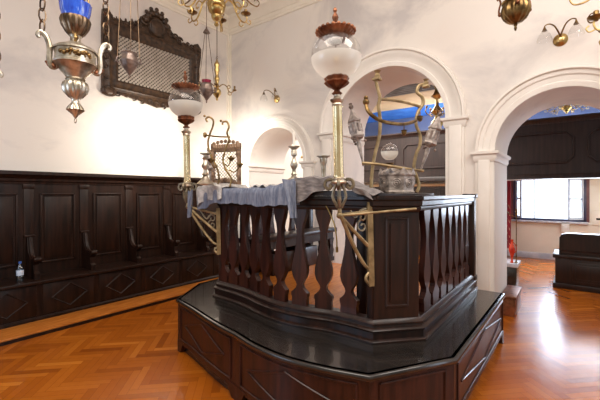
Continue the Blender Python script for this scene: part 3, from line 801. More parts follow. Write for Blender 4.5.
# ================================================================== CANDLESTICKS ON THE DESK
def candlestick(loc, prof, label, m, candle=None, name='candlestick', seg=22):
    t = thing(name, label, 'candlestick', loc)
    mb = MB(); mb.lathe(prof, seg=seg); obj('stem', mb, m, t, local=True)
    if candle:
        r, z0, h = candle
        mb = MB(); mb.lathe([(0,z0),(r,z0),(r,z0+h-.005),(r*.6,z0+h),(0,z0+h)], seg=12); mb.tube([(0,0,z0+h-.002),(0,0,z0+h+.012)], .0015, 5); obj('candle', mb, M['candle'], t, local=True)
    return t
CS = [(0,0),(.058,0),(.062,.008),(.05,.018),(.026,.03),(.016,.045),(.024,.055),(.015,.066),(.013,.09),(.026,.115),(.03,.13),(.02,.155),(.012,.175),(.011,.19),(.024,.205),(.022,.235),(.018,.245),(.03,.258),(.046,.268),(.044,.273),(.016,.272),(0,.270)]
p = at(294, 182, 2.78); candlestick((p.x, p.y, 1.585), CS, 'silver baluster candlestick with white candle on the middle of the desk', M['silver'], (.011,.268,.11))
CS2 = [(0,0),(.05,0),(.05,.01),(.03,.02),(.018,.03),(.015,.05),(.018,.11),(.022,.145),(.028,.155),(.028,.185),(.05,.197),(.05,.203),(.02,.202),(0,.20)]
p = at(323.5, 182, 2.72); candlestick((p.x, p.y, 1.575), CS2, 'short silver candlestick with wide flat drip pan beside the right globe lamp', M['silver'])
CS3 = [(0,0),(.078,0),(.082,.012),(.062,.03),(.042,.05),(.03,.07),(.02,.085),(.034,.098),(.02,.112),(.017,.14),(.034,.165),(.036,.18),(.022,.20),(.018,.23),(.03,.245),(.018,.26),(.02,.275),(.05,.285),(.05,.292),(.02,.292),(0,.29)]
p = at(205.5, 186, 3.28); candlestick((p.x, p.y, 1.566), CS3, 'broad-footed silver candlestick on the left end of the desk', M['silver'])

# ================================================================== RIGHT ORNAMENTS : canopy stand, crown, finials, small globe
sd = thing('scroll_stand', 'tall gilt stand with wavy posts and bowed rods on the right corner of the rail', 'stand', at(395, 193.5, 2.7))
sd.location.z = 1.492
D0 = 2.70
def tubepx(mb, pts, r, seg=8, sm=6): mb.tube([at(*p) for p in pts], r, seg, sm)
mb = MB(); tubepx(mb, [(371,194,2.62),(371.5,180,2.62),(373,165,2.62),(375.5,152,2.62),(379.5,135,2.62),(380,118,2.62),(378.5,106,2.62),(380,98,2.62),(378,90,2.62),(376,80,2.62),(377,73,2.62)], [.014,.014,.013,.013,.014,.014,.014,.014,.013,.013,.012]); 
po = obj('post', mb, M['gilt'], sd)
mb = MB(); c = at(377, 79, 2.62); mb.box(c.x-.028, c.x+.028, c.y-.028, c.y+.028, c.z-.012, c.z+.006, .004); c2 = at(377.5, 73, 2.62); mb.lathe([(0,0),(.018,0),(.022,.02),(.012,.035),(.022,.05),(.026,.055),(0,.056)], c=(c.x+.004, c.y, c.z+.004), seg=14); obj('cap', mb, M['gilt'], po)
mb = MB(); tubepx(mb, [(417,192,2.88),(419,186,2.88),(417,178,2.88),(414,168,2.88),(416,155,2.88),(420,145,2.88),(420,135,2.88),(416,124,2.88),(418,112,2.88),(423,104,2.88),(422,97,2.88),(417,92,2.88),(419,86,2.88),(424,84,2.88)], [.014]*14); 
po = obj('post', mb, M['gilt'], sd)
mb = MB(); c = at(426, 86, 2.88); mb.box(c.x-.026, c.x+.026, c.y-.026, c.y+.026, c.z-.012, c.z+.006, .004); mb.lathe([(0,0),(.016,0),(.022,.02),(.012,.035),(.02,.045),(.022,.05),(0,.051)], c=(c.x, c.y, c.z+.004), seg=14); obj('cap', mb, M['gilt'], po)
mb = MB(); tubepx(mb, [(366,104,2.55),(368,111,2.53),(377,119,2.52),(390,123,2.56),(404,124,2.66),(416,121,2.80)], [.014,.014,.013,.013,.013,.013]); c = at(366,102,2.55); mb.ball(c, .024); mb.ball(c+Vector((0,0,.03)), .016)
obj('bowed_rod', mb, M['brass_dark'], sd)
mb = MB(); tubepx(mb, [(379,99,2.64),(392,100,2.75),(408,103,2.84),(421,107,2.88)], [.012]*4); obj('cross_rod', mb, M['gilt'], sd)
mb = MB(); tubepx(mb, [(362,163,2.60),(376,164,2.58),(392,166.5,2.58),(408,169,2.66),(423,171,2.78)], [.011]*5); obj('cross_rod', mb, M['gilt'], sd)
for (x, y, d) in ((420,118,2.86),(404,132,2.8)):
    mb = MB(); c = at(x, y, d); mb.lathe([(0,-.03),(.012,-.026),(.02,-.01),(.02,.008),(.026,.014),(0,.016)], c=c, seg=12); mb.tube([c, c+Vector((.0,-.0,.05))], .005, 6); obj('candle_cup', mb, M['brass_dark'], sd)

def tower_finial(loc, tilt, label):
    """a Torah finial shaped like a small tower on a stick"""
    t = thing('torah_finial', label, 'finial', loc); t.rotation_euler = tilt
    mb = MB(); mb.lathe([(0,0),(.008,0),(.007,.05),(.012,.10),(.017,.16),(.013,.19),(.024,.205),(.02,.215),(0,.215)], seg=14); obj('stick', mb, M['silver_dull'], t, local=True)
    mb = MB(); mb.lathe([(0,.205),(.045,.21),(.055,.225),(.05,.235),(.05,.235),(.046,.33),(.054,.338),(.054,.345),(0,.345)], seg=6); bd = obj('tower', mb, M['silver_dull'], t, local=True, sharp=20)
    mb = MB()
    for k in range(6):
        a = k*PI/3+PI/6; c = Vector((.0415*math.cos(a), .0415*math.sin(a), .285))
        mb.tube([c+Vector((0,0,-.03)), c+Vector((0,0,.03))], .010, 6)
    obj('window_relief', mb, M['pewter'], bd, local=True)
    mb = MB(); mb.lathe([(.055,.343),(.03,.385),(.014,.425),(.008,.44),(0,.442)], seg=6); obj('roof', mb, M['silver_dull'], t, local=True, sharp=20)
    mb = MB(); mb.lathe([(0,.436),(.008,.438),(.018,.452),(.018,.462),(.010,.475),(.014,.482),(0,.49)], seg=12); obj('knob', mb, M['pewter'], t, local=True)
    for k in range(3):
        a = k*2*PI/3+.4; c = Vector((.05*math.cos(a), .05*math.sin(a), .20)); mb = MB(); mb.tube([c+Vector((0,0,.02)), c+Vector((0,0,-.006))], .0018, 5); mb.ball(c+Vector((0,0,-.016)), .011); obj('bell', mb, M['pewter'], t, local=True)
    return t
pa = at(363.5, 166, 2.62)
tower_finial(pa, (0, math.radians(-13), 0), 'silver tower-shaped scroll finial leaning left, beside the right globe lamp')
pb = at(420.5, 171, 2.80)
tower_finial(pb, (math.radians(-6), math.radians(17), 0), 'silver tower-shaped scroll finial tilted right, nearest the right arch')

pc = at(396.5, 192.4, 2.72)
cr = thing('diadem', 'embossed silver crown with round rosettes standing on the corner shelf', 'crown', (pc.x, pc.y, 1.492))
mb = MB(); mb.lathe([(.125,0),(.138,.0),(.141,.014),(.130,.022),(.136,.125),(.144,.138),(.144,.148),(.132,.150),(.125,.145),(.122,.02)], seg=8, cap=False)
bd = obj('band', mb, M['silver_dull'], cr, local=True, sharp=20)
mb = MB(); mb.lathe([(.136,.140),(.132,.160),(.10,.178),(.055,.190),(.02,.193),(0,.194)], seg=8, cap=False)
for q in range(8):
    a = q*PI/4; mb.prism([(-.045,.140),(.045,.140),(.03,.160),(0,.188),(-.03,.160)], .0, .008, Matrix.Rotation(a, 4, 'Z') @ Matrix(((0,0,1,.122),(1,0,0,0),(0,1,0,0),(0,0,0,1))))
obj('dome', mb, M['silver_dull'], cr, local=True, sharp=20)
mb = MB()
for k in range(8):
    a = (k+.5)*PI/4; c = Vector((.124*math.cos(a), .124*math.sin(a), .076)); nrm = Vector((math.cos(a), math.sin(a), 0)); s_ = Vector((-math.sin(a), math.cos(a), 0))
    for R_ in (.032, .018): mb.tube([c+s_*R_*math.cos(j*PI/8)+Vector((0,0,R_*math.sin(j*PI/8))) for j in range(16)], .0045, 6, closed=True)
    mb.ball(c, .010)
obj('rosettes', mb, M['silver_dull'], cr, local=True)
mb = MB()
mb.lathe([(0,-.0),(.105,-.0),(.105,.012),(0,.012)], seg=24); obj('base_disc', mb, M['wood_top'], cr, local=True)
# small globe lamp behind the crown
pg = at(389.5, 193, 3.25)
sg_ = thing('small_globe_lamp', 'small round globe lamp on thin stem behind the silver crown', 'lamp', (pg.x, pg.y, .55))
mb = MB(); mb.lathe([(0,0),(.09,0),(.09,.015),(.03,.04),(.014,.07),(.012,1.0),(.018,1.02),(.012,1.04),(.014,1.14),(.024,1.16),(.018,1.18),(.034,1.20),(.038,1.215),(0,1.215)], seg=18); obj('stem', mb, M['brass_dark'], sg_, local=True)
zc = H+(HY-152)*3.25/F-.55; R = .076
mb = MB(); mb.lathe([(R*math.cos(math.radians(a)), zc+R*math.sin(math.radians(a))) for a in range(-64, 8, 6)], seg=28, cap=False); obj('frosted_bowl', mb, M['frosted'], sg_, local=True, sharp=80)
mb = MB(); mb.lathe([(R*math.cos(math.radians(a)), zc+R*math.sin(math.radians(a))) for a in range(2, 91, 8)], seg=28, cap=False); obj('glass_dome', mb, M['glass'], sg_, local=True, sharp=80)
sg_z = zc

# ================================================================== LEFT ORNAMENTS : lattice screen and scroll stand
DL = 3.62
pl_ = at(226, 187, DL)
ls = thing('lattice_screen', 'small carved screen with wire lattice on the left end of the desk', 'screen', (pl_.x, pl_.y, 1.53), math.atan2(ST, CT)*.55)
k_ = DL/F
w2 = 17*k_*.95; hh = 46*k_
mb = MB()
for (a, b, c, d) in ((-w2, -w2+.035, 0, hh), (w2-.035, w2, 0, hh)):
    mb.box(a, b, -.018, .018, c, d, .004)
for sx in (-1, 1):
    mb.lathe([(.012,0),(.022,.02),(.014,.05),(.014,.12),(.022,.14),(.012,.17),(.012,.30),(.022,.33),(.026,.36),(.014,.38),(.02,.40),(0,.42)], c=(sx*(w2-.017), -.02, .0), seg=12)
mb.box(-w2, w2, -.02, .02, 0, .05, .006); mb.box(-w2, w2, -.022, .022, hh-.085, hh-.01, .006)
obj('frame', mb, M['screen_wood'], ls, local=True)
mb = MB()
for i in range(11):
    x = -w2+.03+i*(2*w2-.06)/10
    mb.tube([(x,-.022,hh-.07),(x+.012,-.026,hh-.045),(x,-.022,hh-.012)], [.008,.013,.009], 6)
for i in range(7):
    x = -w2*.8+i*w2*1.6/6; zz = .02*math.sin(i/6*PI)
    mb.ball((x,-.01,hh+zz), .02, (1,.6,1), 10)
obj('upper_carving', mb, M['screen_wood'], ls, local=True)
mb = MB()
for i in range(9):
    zz = .02*math.sin(i/8*PI); mb.ball((-w2*.85+i*w2*1.7/8,-.015,.055+zz*2), .022, (1,.6,1.2), 10)
obj('lower_carving', mb, M['screen_wood'], ls, local=True)
mb = MB(); x0, x1, z0, z1 = -w2+.03, w2-.03, .045, hh-.08
def clip_seg(p, q):
    pts = []
    for t in [i/200 for i in range(201)]:
        a = p[0]+(q[0]-p[0])*t; b_ = p[1]+(q[1]-p[1])*t
        if x0 <= a <= x1 and z0 <= b_ <= z1: pts.append((a, b_))
    return (pts[0], pts[-1]) if len(pts) > 2 else None
for i in range(-14, 15):
    for s_ in (1, -1):
        cxx = i*.034; r = clip_seg((cxx-s_*.4, (z0+z1)/2-.4), (cxx+s_*.4, (z0+z1)/2+.4))
        if r: mb.tube([(r[0][0], 0, r[0][1]), (r[1][0], 0, r[1][1])], .0028, 4)
obj('wire_lattice', mb, M['pewter'], ls, local=True)
DS = 3.40
ss = thing('scroll_stand', 'slim bronze stand with two scroll-topped wavy posts before the lattice screen', 'stand', at(218, 186, DS)); ss.location.z = 1.525
mb = MB(); tubepx(mb, [(216,187,DS),(219,180,DS),(217,168,DS),(211,156,DS),(208,144,DS),(210,134,DS),(213,126,DS),(213,120,DS),(209,117,DS),(206,119,DS),(207.5,122,DS)], [.009]*11); mb.ball(at(204.5,116,DS), .012)
obj('post', mb, M['brass_dark'], ss)
mb = MB(); tubepx(mb, [(230,187,DS-.05),(231,178,DS-.05),(226,170,DS-.05),(223,160,DS-.05),(226,148,DS-.05),(229,140,DS-.05),(227,133,DS-.05),(229,127,DS-.05),(227,122,DS-.05),(223,122,DS-.05),(222.5,125,DS-.05)], [.009]*11); mb.ball(at(221,121,DS-.05), .012)
obj('post', mb, M['brass_dark'], ss)
mb = MB(); tubepx(mb, [(205,135,DS),(216,136.5,DS-.02),(230,137,DS-.05)], [.007]*3, 6, 4); mb.ball(at(205,135,DS), .02, (1,1,1.3)); obj('cross_rod', mb, M['brass_dark'], ss)
for (xa, xb, y) in ((217.5,211,160),(225,231,158),(229,240,164)):
    mb = MB(); d_ = DS-.06; mb.tube([at(xa,y+6,d_), at((xa+xb)/2,y+8,d_), at(xb,y+2,d_)], .006, 6, 5)
    c = at(xb, y, d_); mb.lathe([(0,-.03),(.01,-.028),(.024,-.012),(.034,0),(.034,.005),(.012,.006),(.012,.02),(0,.02)], c=c, seg=14)
    obj('candle_arm', mb, M['brass_dark'], ss)
# silver finial leaning at the left of the screen
tower_finial(at(211, 186, 3.5), (0, math.radians(-7), 0), 'silver tower-shaped scroll finial standing by the left lattice screen').scale = (.78,.78,.78)

# ================================================================== HANGING LAMPS
def chain(mb, p, q, link=.06, r=.005, wire=False):
    p, q = Vector(p), Vector(q); L = (q-p).length
    if wire: mb.tube([p, q], r, 6); return
    n = max(2, int(L/(link*.8))); u = (q-p)/n; t = u.normalized()
    s1 = t.cross(Vector((1,.3,0))).normalized(); s2 = t.cross(s1)
    for i in range(n):
        c = p+u*(i+.5); s_ = s1 if i % 2 else s2
        mb.tube([c+t*(link*.5*math.cos(a))+s_*(link*.26*math.sin(a)) for a in [2*PI*j/10 for j in range(10)]], r, 5, closed=True)

def make_silver_lamp(loc, label, ceil):
    """big hanging oil lamp; local z=0 at the body top, k metres per photo pixel"""
    t = thing('hanging_lamp', label, 'lamp', loc)
    k = .0066; Z = lambda y: (50-y)*k
    r_ = lambda v: v*k*.87
    mb = MB(); mb.lathe([(r_(21),Z(50)),(r_(22.5),Z(51)),(r_(22.5),Z(52.5)),(r_(20.5),Z(53)),(r_(20.5),Z(63)),(r_(22.5),Z(64)),(r_(22.5),Z(66)),(r_(20),Z(67)),(r_(16),Z(72)),(r_(11.5),Z(76)),(r_(9.5),Z(79)),(r_(10.5),Z(80.5)),(r_(9),Z(82)),(0,Z(82))], seg=36)
    mb.lathe([(0,Z(43)),(r_(8),Z(43.2)),(r_(13),Z(46)),(r_(20),Z(49)),(r_(21),Z(50))], seg=36); obj('body', mb, M['silver'], t, local=True)
    mb = MB(); mb.lathe([(r_(9),Z(81),0),(r_(12.5),Z(84),.05),(r_(13.5),Z(88),.06),(r_(12),Z(93),.06),(r_(7.5),Z(98),.05),(r_(4.2),Z(100),0),(r_(4),Z(103),0),(r_(5.5),Z(105),0),(r_(8),Z(108.5),.06),(r_(9.2),Z(111),.06),(r_(6),Z(113.5),.04),(r_(3.2),Z(116),0),(r_(1.5),Z(118.5),0),(0,Z(119))], seg=72, flute=14); obj('gadrooned_drop', mb, M['silver'], t, local=True, sharp=60)
    mb = MB(); mb.ring((0,0,Z(121.5)), k*2.4, k*.45, 'y', 16, 6); obj('ring', mb, M['silver'], t, local=True)
    mb = MB(); mb.lathe([(0,Z(45)),(r_(7.5),Z(44.5)),(r_(5.5),Z(42)),(r_(5.5),Z(38)),(r_(7),Z(36)),(0,Z(36))], seg=24); obj('neck', mb, M['silver'], t, local=True)
    mb = MB(); mb.lathe([(r_(6),Z(37),0),(r_(10),Z(33),.05),(r_(14),Z(27),.05),(r_(15.5),Z(21),.05),(r_(15),Z(18.5),.02),(r_(13),Z(18.5),0),(0,Z(20),0)], seg=72, flute=16); obj('cup', mb, M['dark_metal'], t, local=True, sharp=60)
    mb = MB(); mb.lathe([(r_(13),Z(19),0),(r_(15),Z(12),.03),(r_(16),Z(5),.03),(r_(16.5),Z(3.5),.02),(r_(15),Z(3.5),.02),(r_(12),Z(17),.0)], seg=60, flute=10, cap=False); obj('glass_cup', mb, M['blue_glass'], t, local=True, sharp=60)
    mb = MB(); mb.lathe([(0,Z(10)),(r_(7),Z(8)),(r_(9),Z(0)),(r_(10),Z(-4)),(r_(8),Z(-5)),(0,Z(-4))], seg=20); 
    for a in range(5): mb.tube([(r_(8)*math.cos(a*1.257),r_(8)*math.sin(a*1.257),Z(4)),(r_(13)*math.cos(a*1.257),r_(13)*math.sin(a*1.257),Z(-1)),(r_(12)*math.cos(a*1.257),r_(12)*math.sin(a*1.257),Z(-7))], .006, 6, 4)
    obj('crest', mb, M['brass_dark'], t, local=True)
    mb = MB(); fc = math.atan2(loc[1], loc[0])+PI
    for i in range(9): mb.ball((r_(20.5)*math.cos(fc-.75+i*.18), r_(20.5)*math.sin(fc-.75+i*.18), Z(57.5+1.4*math.sin(i*1.6))), k*2.4, (1,1,.9), 8)
    for i in range(5): mb.tube([(r_(21)*math.cos(fc-.6+i*.3+j*.05), r_(21)*math.sin(fc-.6+i*.3+j*.05), Z(58+2.6*math.sin(j*1.25+i))) for j in range(5)], .006, 6, 3)
    obj('relief', mb, M['brass_dark'], t, local=True)
    mb = MB(); mb.tube([(r_(8),-.02,Z(44)),(r_(11),-.02,Z(41)),(r_(10),-.02,Z(37)),(r_(12),-.02,Z(35))], [.008,.014,.010,.004], 6, 3); mb.ball((r_(11),-.02,Z(39)), .014, (1,.5,1.3), 8); obj('leaf', mb, M['brass_dark'], t, local=True)
    A0 = math.atan2(ST, CT)
    for q in range(3):
        ray = math.atan2(loc[1], loc[0]); a = ray + (PI/2, -PI/2, 0)[q]
        c_, s_ = math.cos(a), math.sin(a)
        def Q(r, y): return (r*k*.86*c_, r*k*.86*s_, Z(y))
        mb = MB(); mb.tube([Q(17,67),Q(20,71),Q(24,70),Q(25.5,63),Q(25,54),Q(26,47),Q(29,41),Q(33,38.5),Q(36,41),Q(35,44)], [k*2.2,k*2.0,k*2.4,k*2.6,k*2.6,k*2.5,k*2.6,k*2.6,k*2.2,k*1.6], 8, 5)
        h_ = obj('handle', mb, M['silver'], t, local=True)
        mb = MB(); mb.ball(Q(21,70), k*3, (1,1,.9), 10); mb.ball(Q(28,66.5), k*1.6, (1,1,.8), 8); mb.tube([Q(21,67),Q(25,70),Q(28,67.5)], [k*1.8,k*1.6,k*.8], 6, 4); obj('leaf_knob', mb, M['copper'], h_, local=True)
        mb = MB(); chain(mb, Q(32,38), (r_(27)*c_, r_(27)*s_, ceil-loc[2]), .088, .0052); obj('chain', mb, M['dark_metal'], t, local=True)
    return t
DA = 2.4
pA = at(75.5, 50, DA)
lampA = make_silver_lamp((pA.x, pA.y, pA.z), 'large hanging silver oil lamp with a cobalt blue glass cup, top left', CZ)
pA2 = at(-38, 78, 2.4)
dup(lampA, (pA2.x, pA2.y, pA2.z), .0, 'hanging oil lamp whose handle edge shows at the far left border')

def make_small_lamp(loc, label, ceil, hub=None, gl='glass', sc=1.0, m='pewter'):
    t = thing('small_hanging_lamp', label, 'lamp', loc)
    S_ = sc
    mb = MB(); mb.lathe([(0,-.17),(.006,-.165),(.012,-.15),(.007,-.14),(.02,-.12),(.045,-.085),(.07,-.055),(.082,-.03),(.085,-.015),(.092,-.008),(.092,.0),(.08,.005),(.075,.03),(.066,.06),(.072,.075),(.078,.08),(.06,.08),(.05,.0),(0,-.02)], seg=40, flute=8, amp=.03); obj('body', mb, M[m], t, local=True, sharp=50)
    mb = MB(); mb.lathe([(.03,.0),(.045,.06),(.052,.09),(.06,.125),(.055,.125),(.046,.09),(.04,.06),(.0,.01)], seg=24, cap=False); obj('glass_cup', mb, M[gl], t, local=True, sharp=80)
    for q in range(3):
        a = .45+q*2*PI/3; c_, s_ = math.cos(a), math.sin(a)
        mb = MB(); mb.tube([(.08*c_,.08*s_,-.03),(.105*c_,.105*s_,-.04),(.125*c_,.125*s_,-.015),(.12*c_,.12*s_,.015),(.105*c_,.105*s_,.02)], .007, 6, 4); mb.ball((.128*c_,.128*s_,-.03), .012, seg=8); obj('hook', mb, M[m], t, local=True)
        top = Vector((.02*c_,.02*s_, (hub if hub else ceil)-loc[2]))
        mb = MB(); chain(mb, (.115*c_,.115*s_,.018), top, r=.0035, wire=True); obj('chain', mb, M['dark_metal'], t, local=True)
    if hub:
        z = hub-loc[2]
        mb = MB(); mb.lathe([(0,z+.07),(.008,z+.065),(.012,z+.04),(.022,z+.03),(.04,z+.0),(.044,z-.012),(.02,z-.01),(0,z-.005)], seg=20); obj('canopy_bell', mb, M['pewter'], t, local=True)
        mb = MB(); chain(mb, (0,0,z+.06), (0,0,ceil-loc[2]), r=.004, wire=True); obj('chain', mb, M['dark_metal'], t, local=True)
    return t
pB = at(129.5, 61.5, 3.6)
make_small_lamp(pB, 'small dull silver hanging lamp with clear glass before the carved lattice frame', CZ)
pCc = at(206.5, 90, 4.6); hubC = at(207, 32, 4.6)
make_small_lamp(pCc, 'small hanging lamp with a ruby glass cup, right of the carved frame', CZ, hub=hubC.z, gl='red_glass')

def make_chandelier(loc, label, ceil):
    t = thing('chandelier', label, 'chandelier', loc)
    k = .0111
    mb = MB(); mb.lathe([(0,-.245),(.018,-.24),(.028,-.222),(.018,-.205),(.022,-.19),(.04,-.175),(.055,-.15),(.058,-.13),(.05,-.12),(.062,-.105),(.085,-.08),(.092,-.055),(.085,-.04),(.098,-.03),(.105,-.005),(.098,.02),(.08,.035),(.086,.05),(.07,.07),(.05,.09),(.035,.11),(.03,.17),(.05,.19),(.06,.22),(.05,.25),(.03,.27),(.02,.30),(.018,.40),(.03,.42),(.018,.44),(0,.44)], seg=32); obj('body', mb, M['brass'], t, local=True)
    mb = MB(); mb.tube([(0,0,.43),(0,0,ceil-loc[2])], .008, 8); mb.lathe([(0,ceil-loc[2]-.06),(.03,ceil-loc[2]-.05),(.07,ceil-loc[2]-.01),(.07,ceil-loc[2]),(0,ceil-loc[2])], seg=20); obj('rod', mb, M['brass_dark'], t, local=True)
    for q in range(6):
        a = q*PI/3 + .18; c_, s_ = math.cos(a), math.sin(a)
        def Q(r, z): return (r*c_, r*s_, z)
        mb = MB(); mb.tube([Q(.09,.03),Q(.14,.09),Q(.20,.06),Q(.24,-.03),Q(.29,-.10),Q(.345,-.11),Q(.37,-.06),Q(.355,-.02)], [.010,.011,.010,.010,.009,.008,.008,.008], 7, 5)
        mb.tube([Q(.20,.06),Q(.255,.10),Q(.30,.06),Q(.285,.02),Q(.26,.035)], .007, 6, 5)
        mb.tube([Q(.29,-.10),Q(.27,-.15),Q(.30,-.17),Q(.325,-.145)], .006, 6, 5)
        mb.tube([Q(.35,-.10),Q(.40,-.12),Q(.42,-.09),Q(.40,-.07)], .006, 6, 5)
        ar = obj('arm', mb, M['brass'], t, local=True)
        mb = MB(); mb.lathe([(0,-.03),(.014,-.028),(.02,-.015),(.055,.0),(.06,.008),(.03,.006),(.018,.01),(.02,.05),(.016,.055),(0,.055)], c=Q(.355,-.012), seg=18); obj('candle_pan', mb, M['brass_dark'], ar, local=True)
        mb = MB(); mb.tube([Q(.12,.10),Q(.20,.19),Q(.30,.20),Q(.42,.13),Q(.50,.12),Q(.53,.17),Q(.49,.20),Q(.46,.17)], [.009,.009,.009,.008,.007,.006,.005,.004], 6, 5); obj('upper_scroll', mb, M['brass_dark'], t, local=True)
    return t
pE = at(216.5, 4.5, 4.0)
chE = make_chandelier(pE, 'large brass chandelier with curling arms at the top left of the room', CZ)
pG = at(653, 8, 2.75)
dup(chE, (pG.x, pG.y, pG.z), .1, 'brass chandelier whose candle arm enters at the upper right border')

def make_figure_chandelier(loc, label, ceil):
    t = thing('small_chandelier', label, 'chandelier', loc)
    mb = MB(); mb.lathe([(0,-.20),(.01,-.195),(.02,-.175),(.012,-.16),(.03,-.14),(.058,-.10),(.066,-.065),(.058,-.03),(.03,-.005),(.025,.01),(.04,.025),(.03,.04),(.022,.08),(.035,.12),(.04,.15),(.025,.19),(.03,.24),(.042,.28),(.03,.32),(.045,.36),(.035,.39),(.02,.41),(.012,.44),(0,.45)], seg=24, flute=5, amp=.08); obj('body', mb, M['brass'], t, local=True, sharp=55)
    mb = MB(); mb.ring((0,0,.47), .02, .005, 'y', 12, 5); mb.tube([(0,0,.49),(0,0,ceil-loc[2])], .006, 6); obj('rod', mb, M['dark_metal'], t, local=True)
    for q in range(4):
        a = -.75+q*PI/2; c_, s_ = math.cos(a), math.sin(a)
        def Q(r, z): return (r*c_, r*s_, z)
        mb = MB(); mb.tube([Q(.03,.02),Q(.09,.06),Q(.15,.03),Q(.18,-.04),Q(.22,-.06),Q(.26,-.03)], .008, 6, 5); mb.tube([Q(.15,.03),Q(.19,.05),Q(.20,.01),Q(.17,-.0)], .006, 6, 4)
        mb.tube([Q(.18,-.04),Q(.17,-.09),Q(.21,-.10),Q(.22,-.07)], .006, 6, 4); ar = obj('arm', mb, M['brass_dark'], t, local=True)
        mb = MB(); mb.lathe([(0,-.02),(.02,-.015),(.034,0),(.03,.006),(.014,.006),(.016,.06),(0,.065)], c=Q(.27,-.02), seg=12); obj('candle_pan', mb, M['brass_dark'], ar, local=True)
    return t
pD = at(217, 88, 5.6)
make_figure_chandelier(pD, 'small gilt chandelier with figured stem hanging by the back corner', CZ)

def make_bowl_lamp(loc, label, ceil):
    t = thing('bowl_lamp', label, 'lamp', loc)
    mb = MB(); mb.lathe([(0,-.185,0),(.006,-.18,0),(.012,-.16,0),(.008,-.145,0),(.016,-.135,0),(.012,-.125,0),(.05,-.112,.04),(.085,-.08,.07),(.103,-.035,.07),(.106,.0,.06),(.098,.03,.03),(.088,.045,0),(.098,.055,0),(.1,.065,0),(.085,.075,0),(.07,.10,0),(.06,.14,0),(.075,.17,0),(.085,.18,0),(.05,.18,0),(0,.17,0)], seg=72, flute=12, twist=8); obj('body', mb, M['brass_dark'], t, local=True, sharp=60)
    mb = MB(); mb.lathe([(.099,.05),(.104,.056),(.104,.064),(.099,.068)], seg=36, cap=False); obj('band', mb, M['brass'], t, local=True)
    for q in range(3):
        a = math.atan2(ST, CT)+q*2*PI/3+.1; c_, s_ = math.cos(a), math.sin(a)
        def Q(r, z): return (r*c_, r*s_, z)
        mb = MB(); mb.tube([Q(.10,.03),Q(.118,.0),Q(.135,.02),Q(.13,.06),Q(.12,.10),Q(.135,.14),Q(.15,.13)], .008, 6, 5); mb.ball(Q(.125,.0), .018, seg=10); obj('handle', mb, M['copper'], t, local=True)
        mb = MB(); chain(mb, Q(.14,.14), (.03*c_,.03*s_,ceil-loc[2]), .07, .004); obj('chain', mb, M['dark_metal'], t, local=True)
    return t
make_bowl_lamp(at(515.5, 9, 3.0), 'bronze hanging lamp with swirled bowl above the right arch', CZ)

# ================================================================== WALL SCONCES
def make_sconce(loc, label):
    t = thing('wall_sconce', label, 'sconce', loc)
    R90 = Matrix.Rotation(PI/2, 4, 'X')
    mb = MB(); mb.lathe([(0,0),(.066,0),(.066,.008),(.058,.014),(.05,.018),(.04,.028),(.02,.034),(.012,.05),(0,.052)], seg=26, M=R90); obj('wall_plate', mb, M['brass'], t, local=True)
    for sx in (-1, 1):
        mb = MB(); mb.tube([(0,-.045,.02),(sx*.02,-.08,.07),(sx*.05,-.13,.115),(sx*.09,-.17,.13),(sx*.125,-.19,.115),(sx*.13,-.19,.09)], [.008,.008,.007,.007,.006,.006], 6, 5)
        ar = obj('arm', mb, M['brass_dark'], t, local=True)
        mb = MB(); mb.lathe([(.0,.1),(.008,.10),(.012,.085),(.02,.07),(.024,.06),(0,.06)], c=(sx*.13,-.19,0), seg=14); obj('gallery', mb, M['brass_dark'], ar, local=True)
        mb = MB(); mb.lathe([(.022,.07),(.03,.05),(.05,.02),(.062,-.01),(.066,-.03),(.070,-.045)], c=(sx*.13,-.19,0), seg=28, cap=False); obj('glass_shade', mb, M['glass'], ar, local=True, sharp=80)
    return t
def wallY(px, py, Y=WY):
    xc = ray_x(px); return at(px, py, Y/(ST*xc+CT))
s1 = make_sconce(wallY(560.5, 40), 'brass two-armed wall sconce with clear shades above the right arch')
p = wallY(277, 99); dup(s1, p, 0, 'brass two-armed wall sconce on the bright wall above the left arch')
# sconce glimpsed through the left arch
sc = thing('wall_sconce', 'tiny gilt sconce glimpsed through the left arch', 'sconce', (-4.965, 6.35, 0)); 
xc = ray_x(302.3); d_ = -4.95/(CT*xc-ST); p = at(302.3, 157, d_); sc.location = (-4.97, p.y, p.z)
mb = MB(); mb.lathe([(0,0),(.03,0),(.03,.01),(.015,.02),(0,.02)], seg=14, M=Matrix.Rotation(PI/2, 4, 'Y')); obj('wall_plate', mb, M['brass'], sc, local=True)
mb = MB(); mb.tube([(.015,0,0),(.06,0,-.03),(.10,0,-.01),(.10,0,.03)], .007, 6, 4); mb.lathe([(0,.03),(.02,.03),(.026,.04),(.012,.05),(.012,.09),(0,.09)], c=(.10,0,0), seg=12); obj('arm', mb, M['brass'], sc, local=True)

# ================================================================== CARVED FRAME WITH LATTICE (left wall)
XF = WX+.03
fy0, fy1, fz0, fz1 = 2.33, 3.96, 2.93, 3.97
iy0, iy1, iz0, iz1 = 2.55, 3.75, 3.12, 3.77
cf = thing('carved_frame', 'large carved walnut frame with pale diagonal lattice hung high on left wall', 'frame', (WX, (fy0+fy1)/2, fz0))
def sweep_rect(mb, ring_prof):
    """ring_prof: list of (inset 0..1 between outer and inner rectangle, x protrusion)"""
    rings = []
    for t, x in ring_prof:
        y0 = fy0+(iy0-fy0)*t; y1 = fy1+(iy1-fy1)*t; z0 = fz0+(iz0-fz0)*t; z1 = fz1+(iz1-fz1)*t
        rings.append([mb.v((x, *q)) for q in ((y0,z0),(y1,z0),(y1,z1),(y0,z1))])
    n = len(rings)
    for i in range(n):
        a, b = rings[i], rings[(i+1) % n]
        for k in range(4): mb.f([a[k], a[(k+1) % 4], b[(k+1) % 4], b[k]])
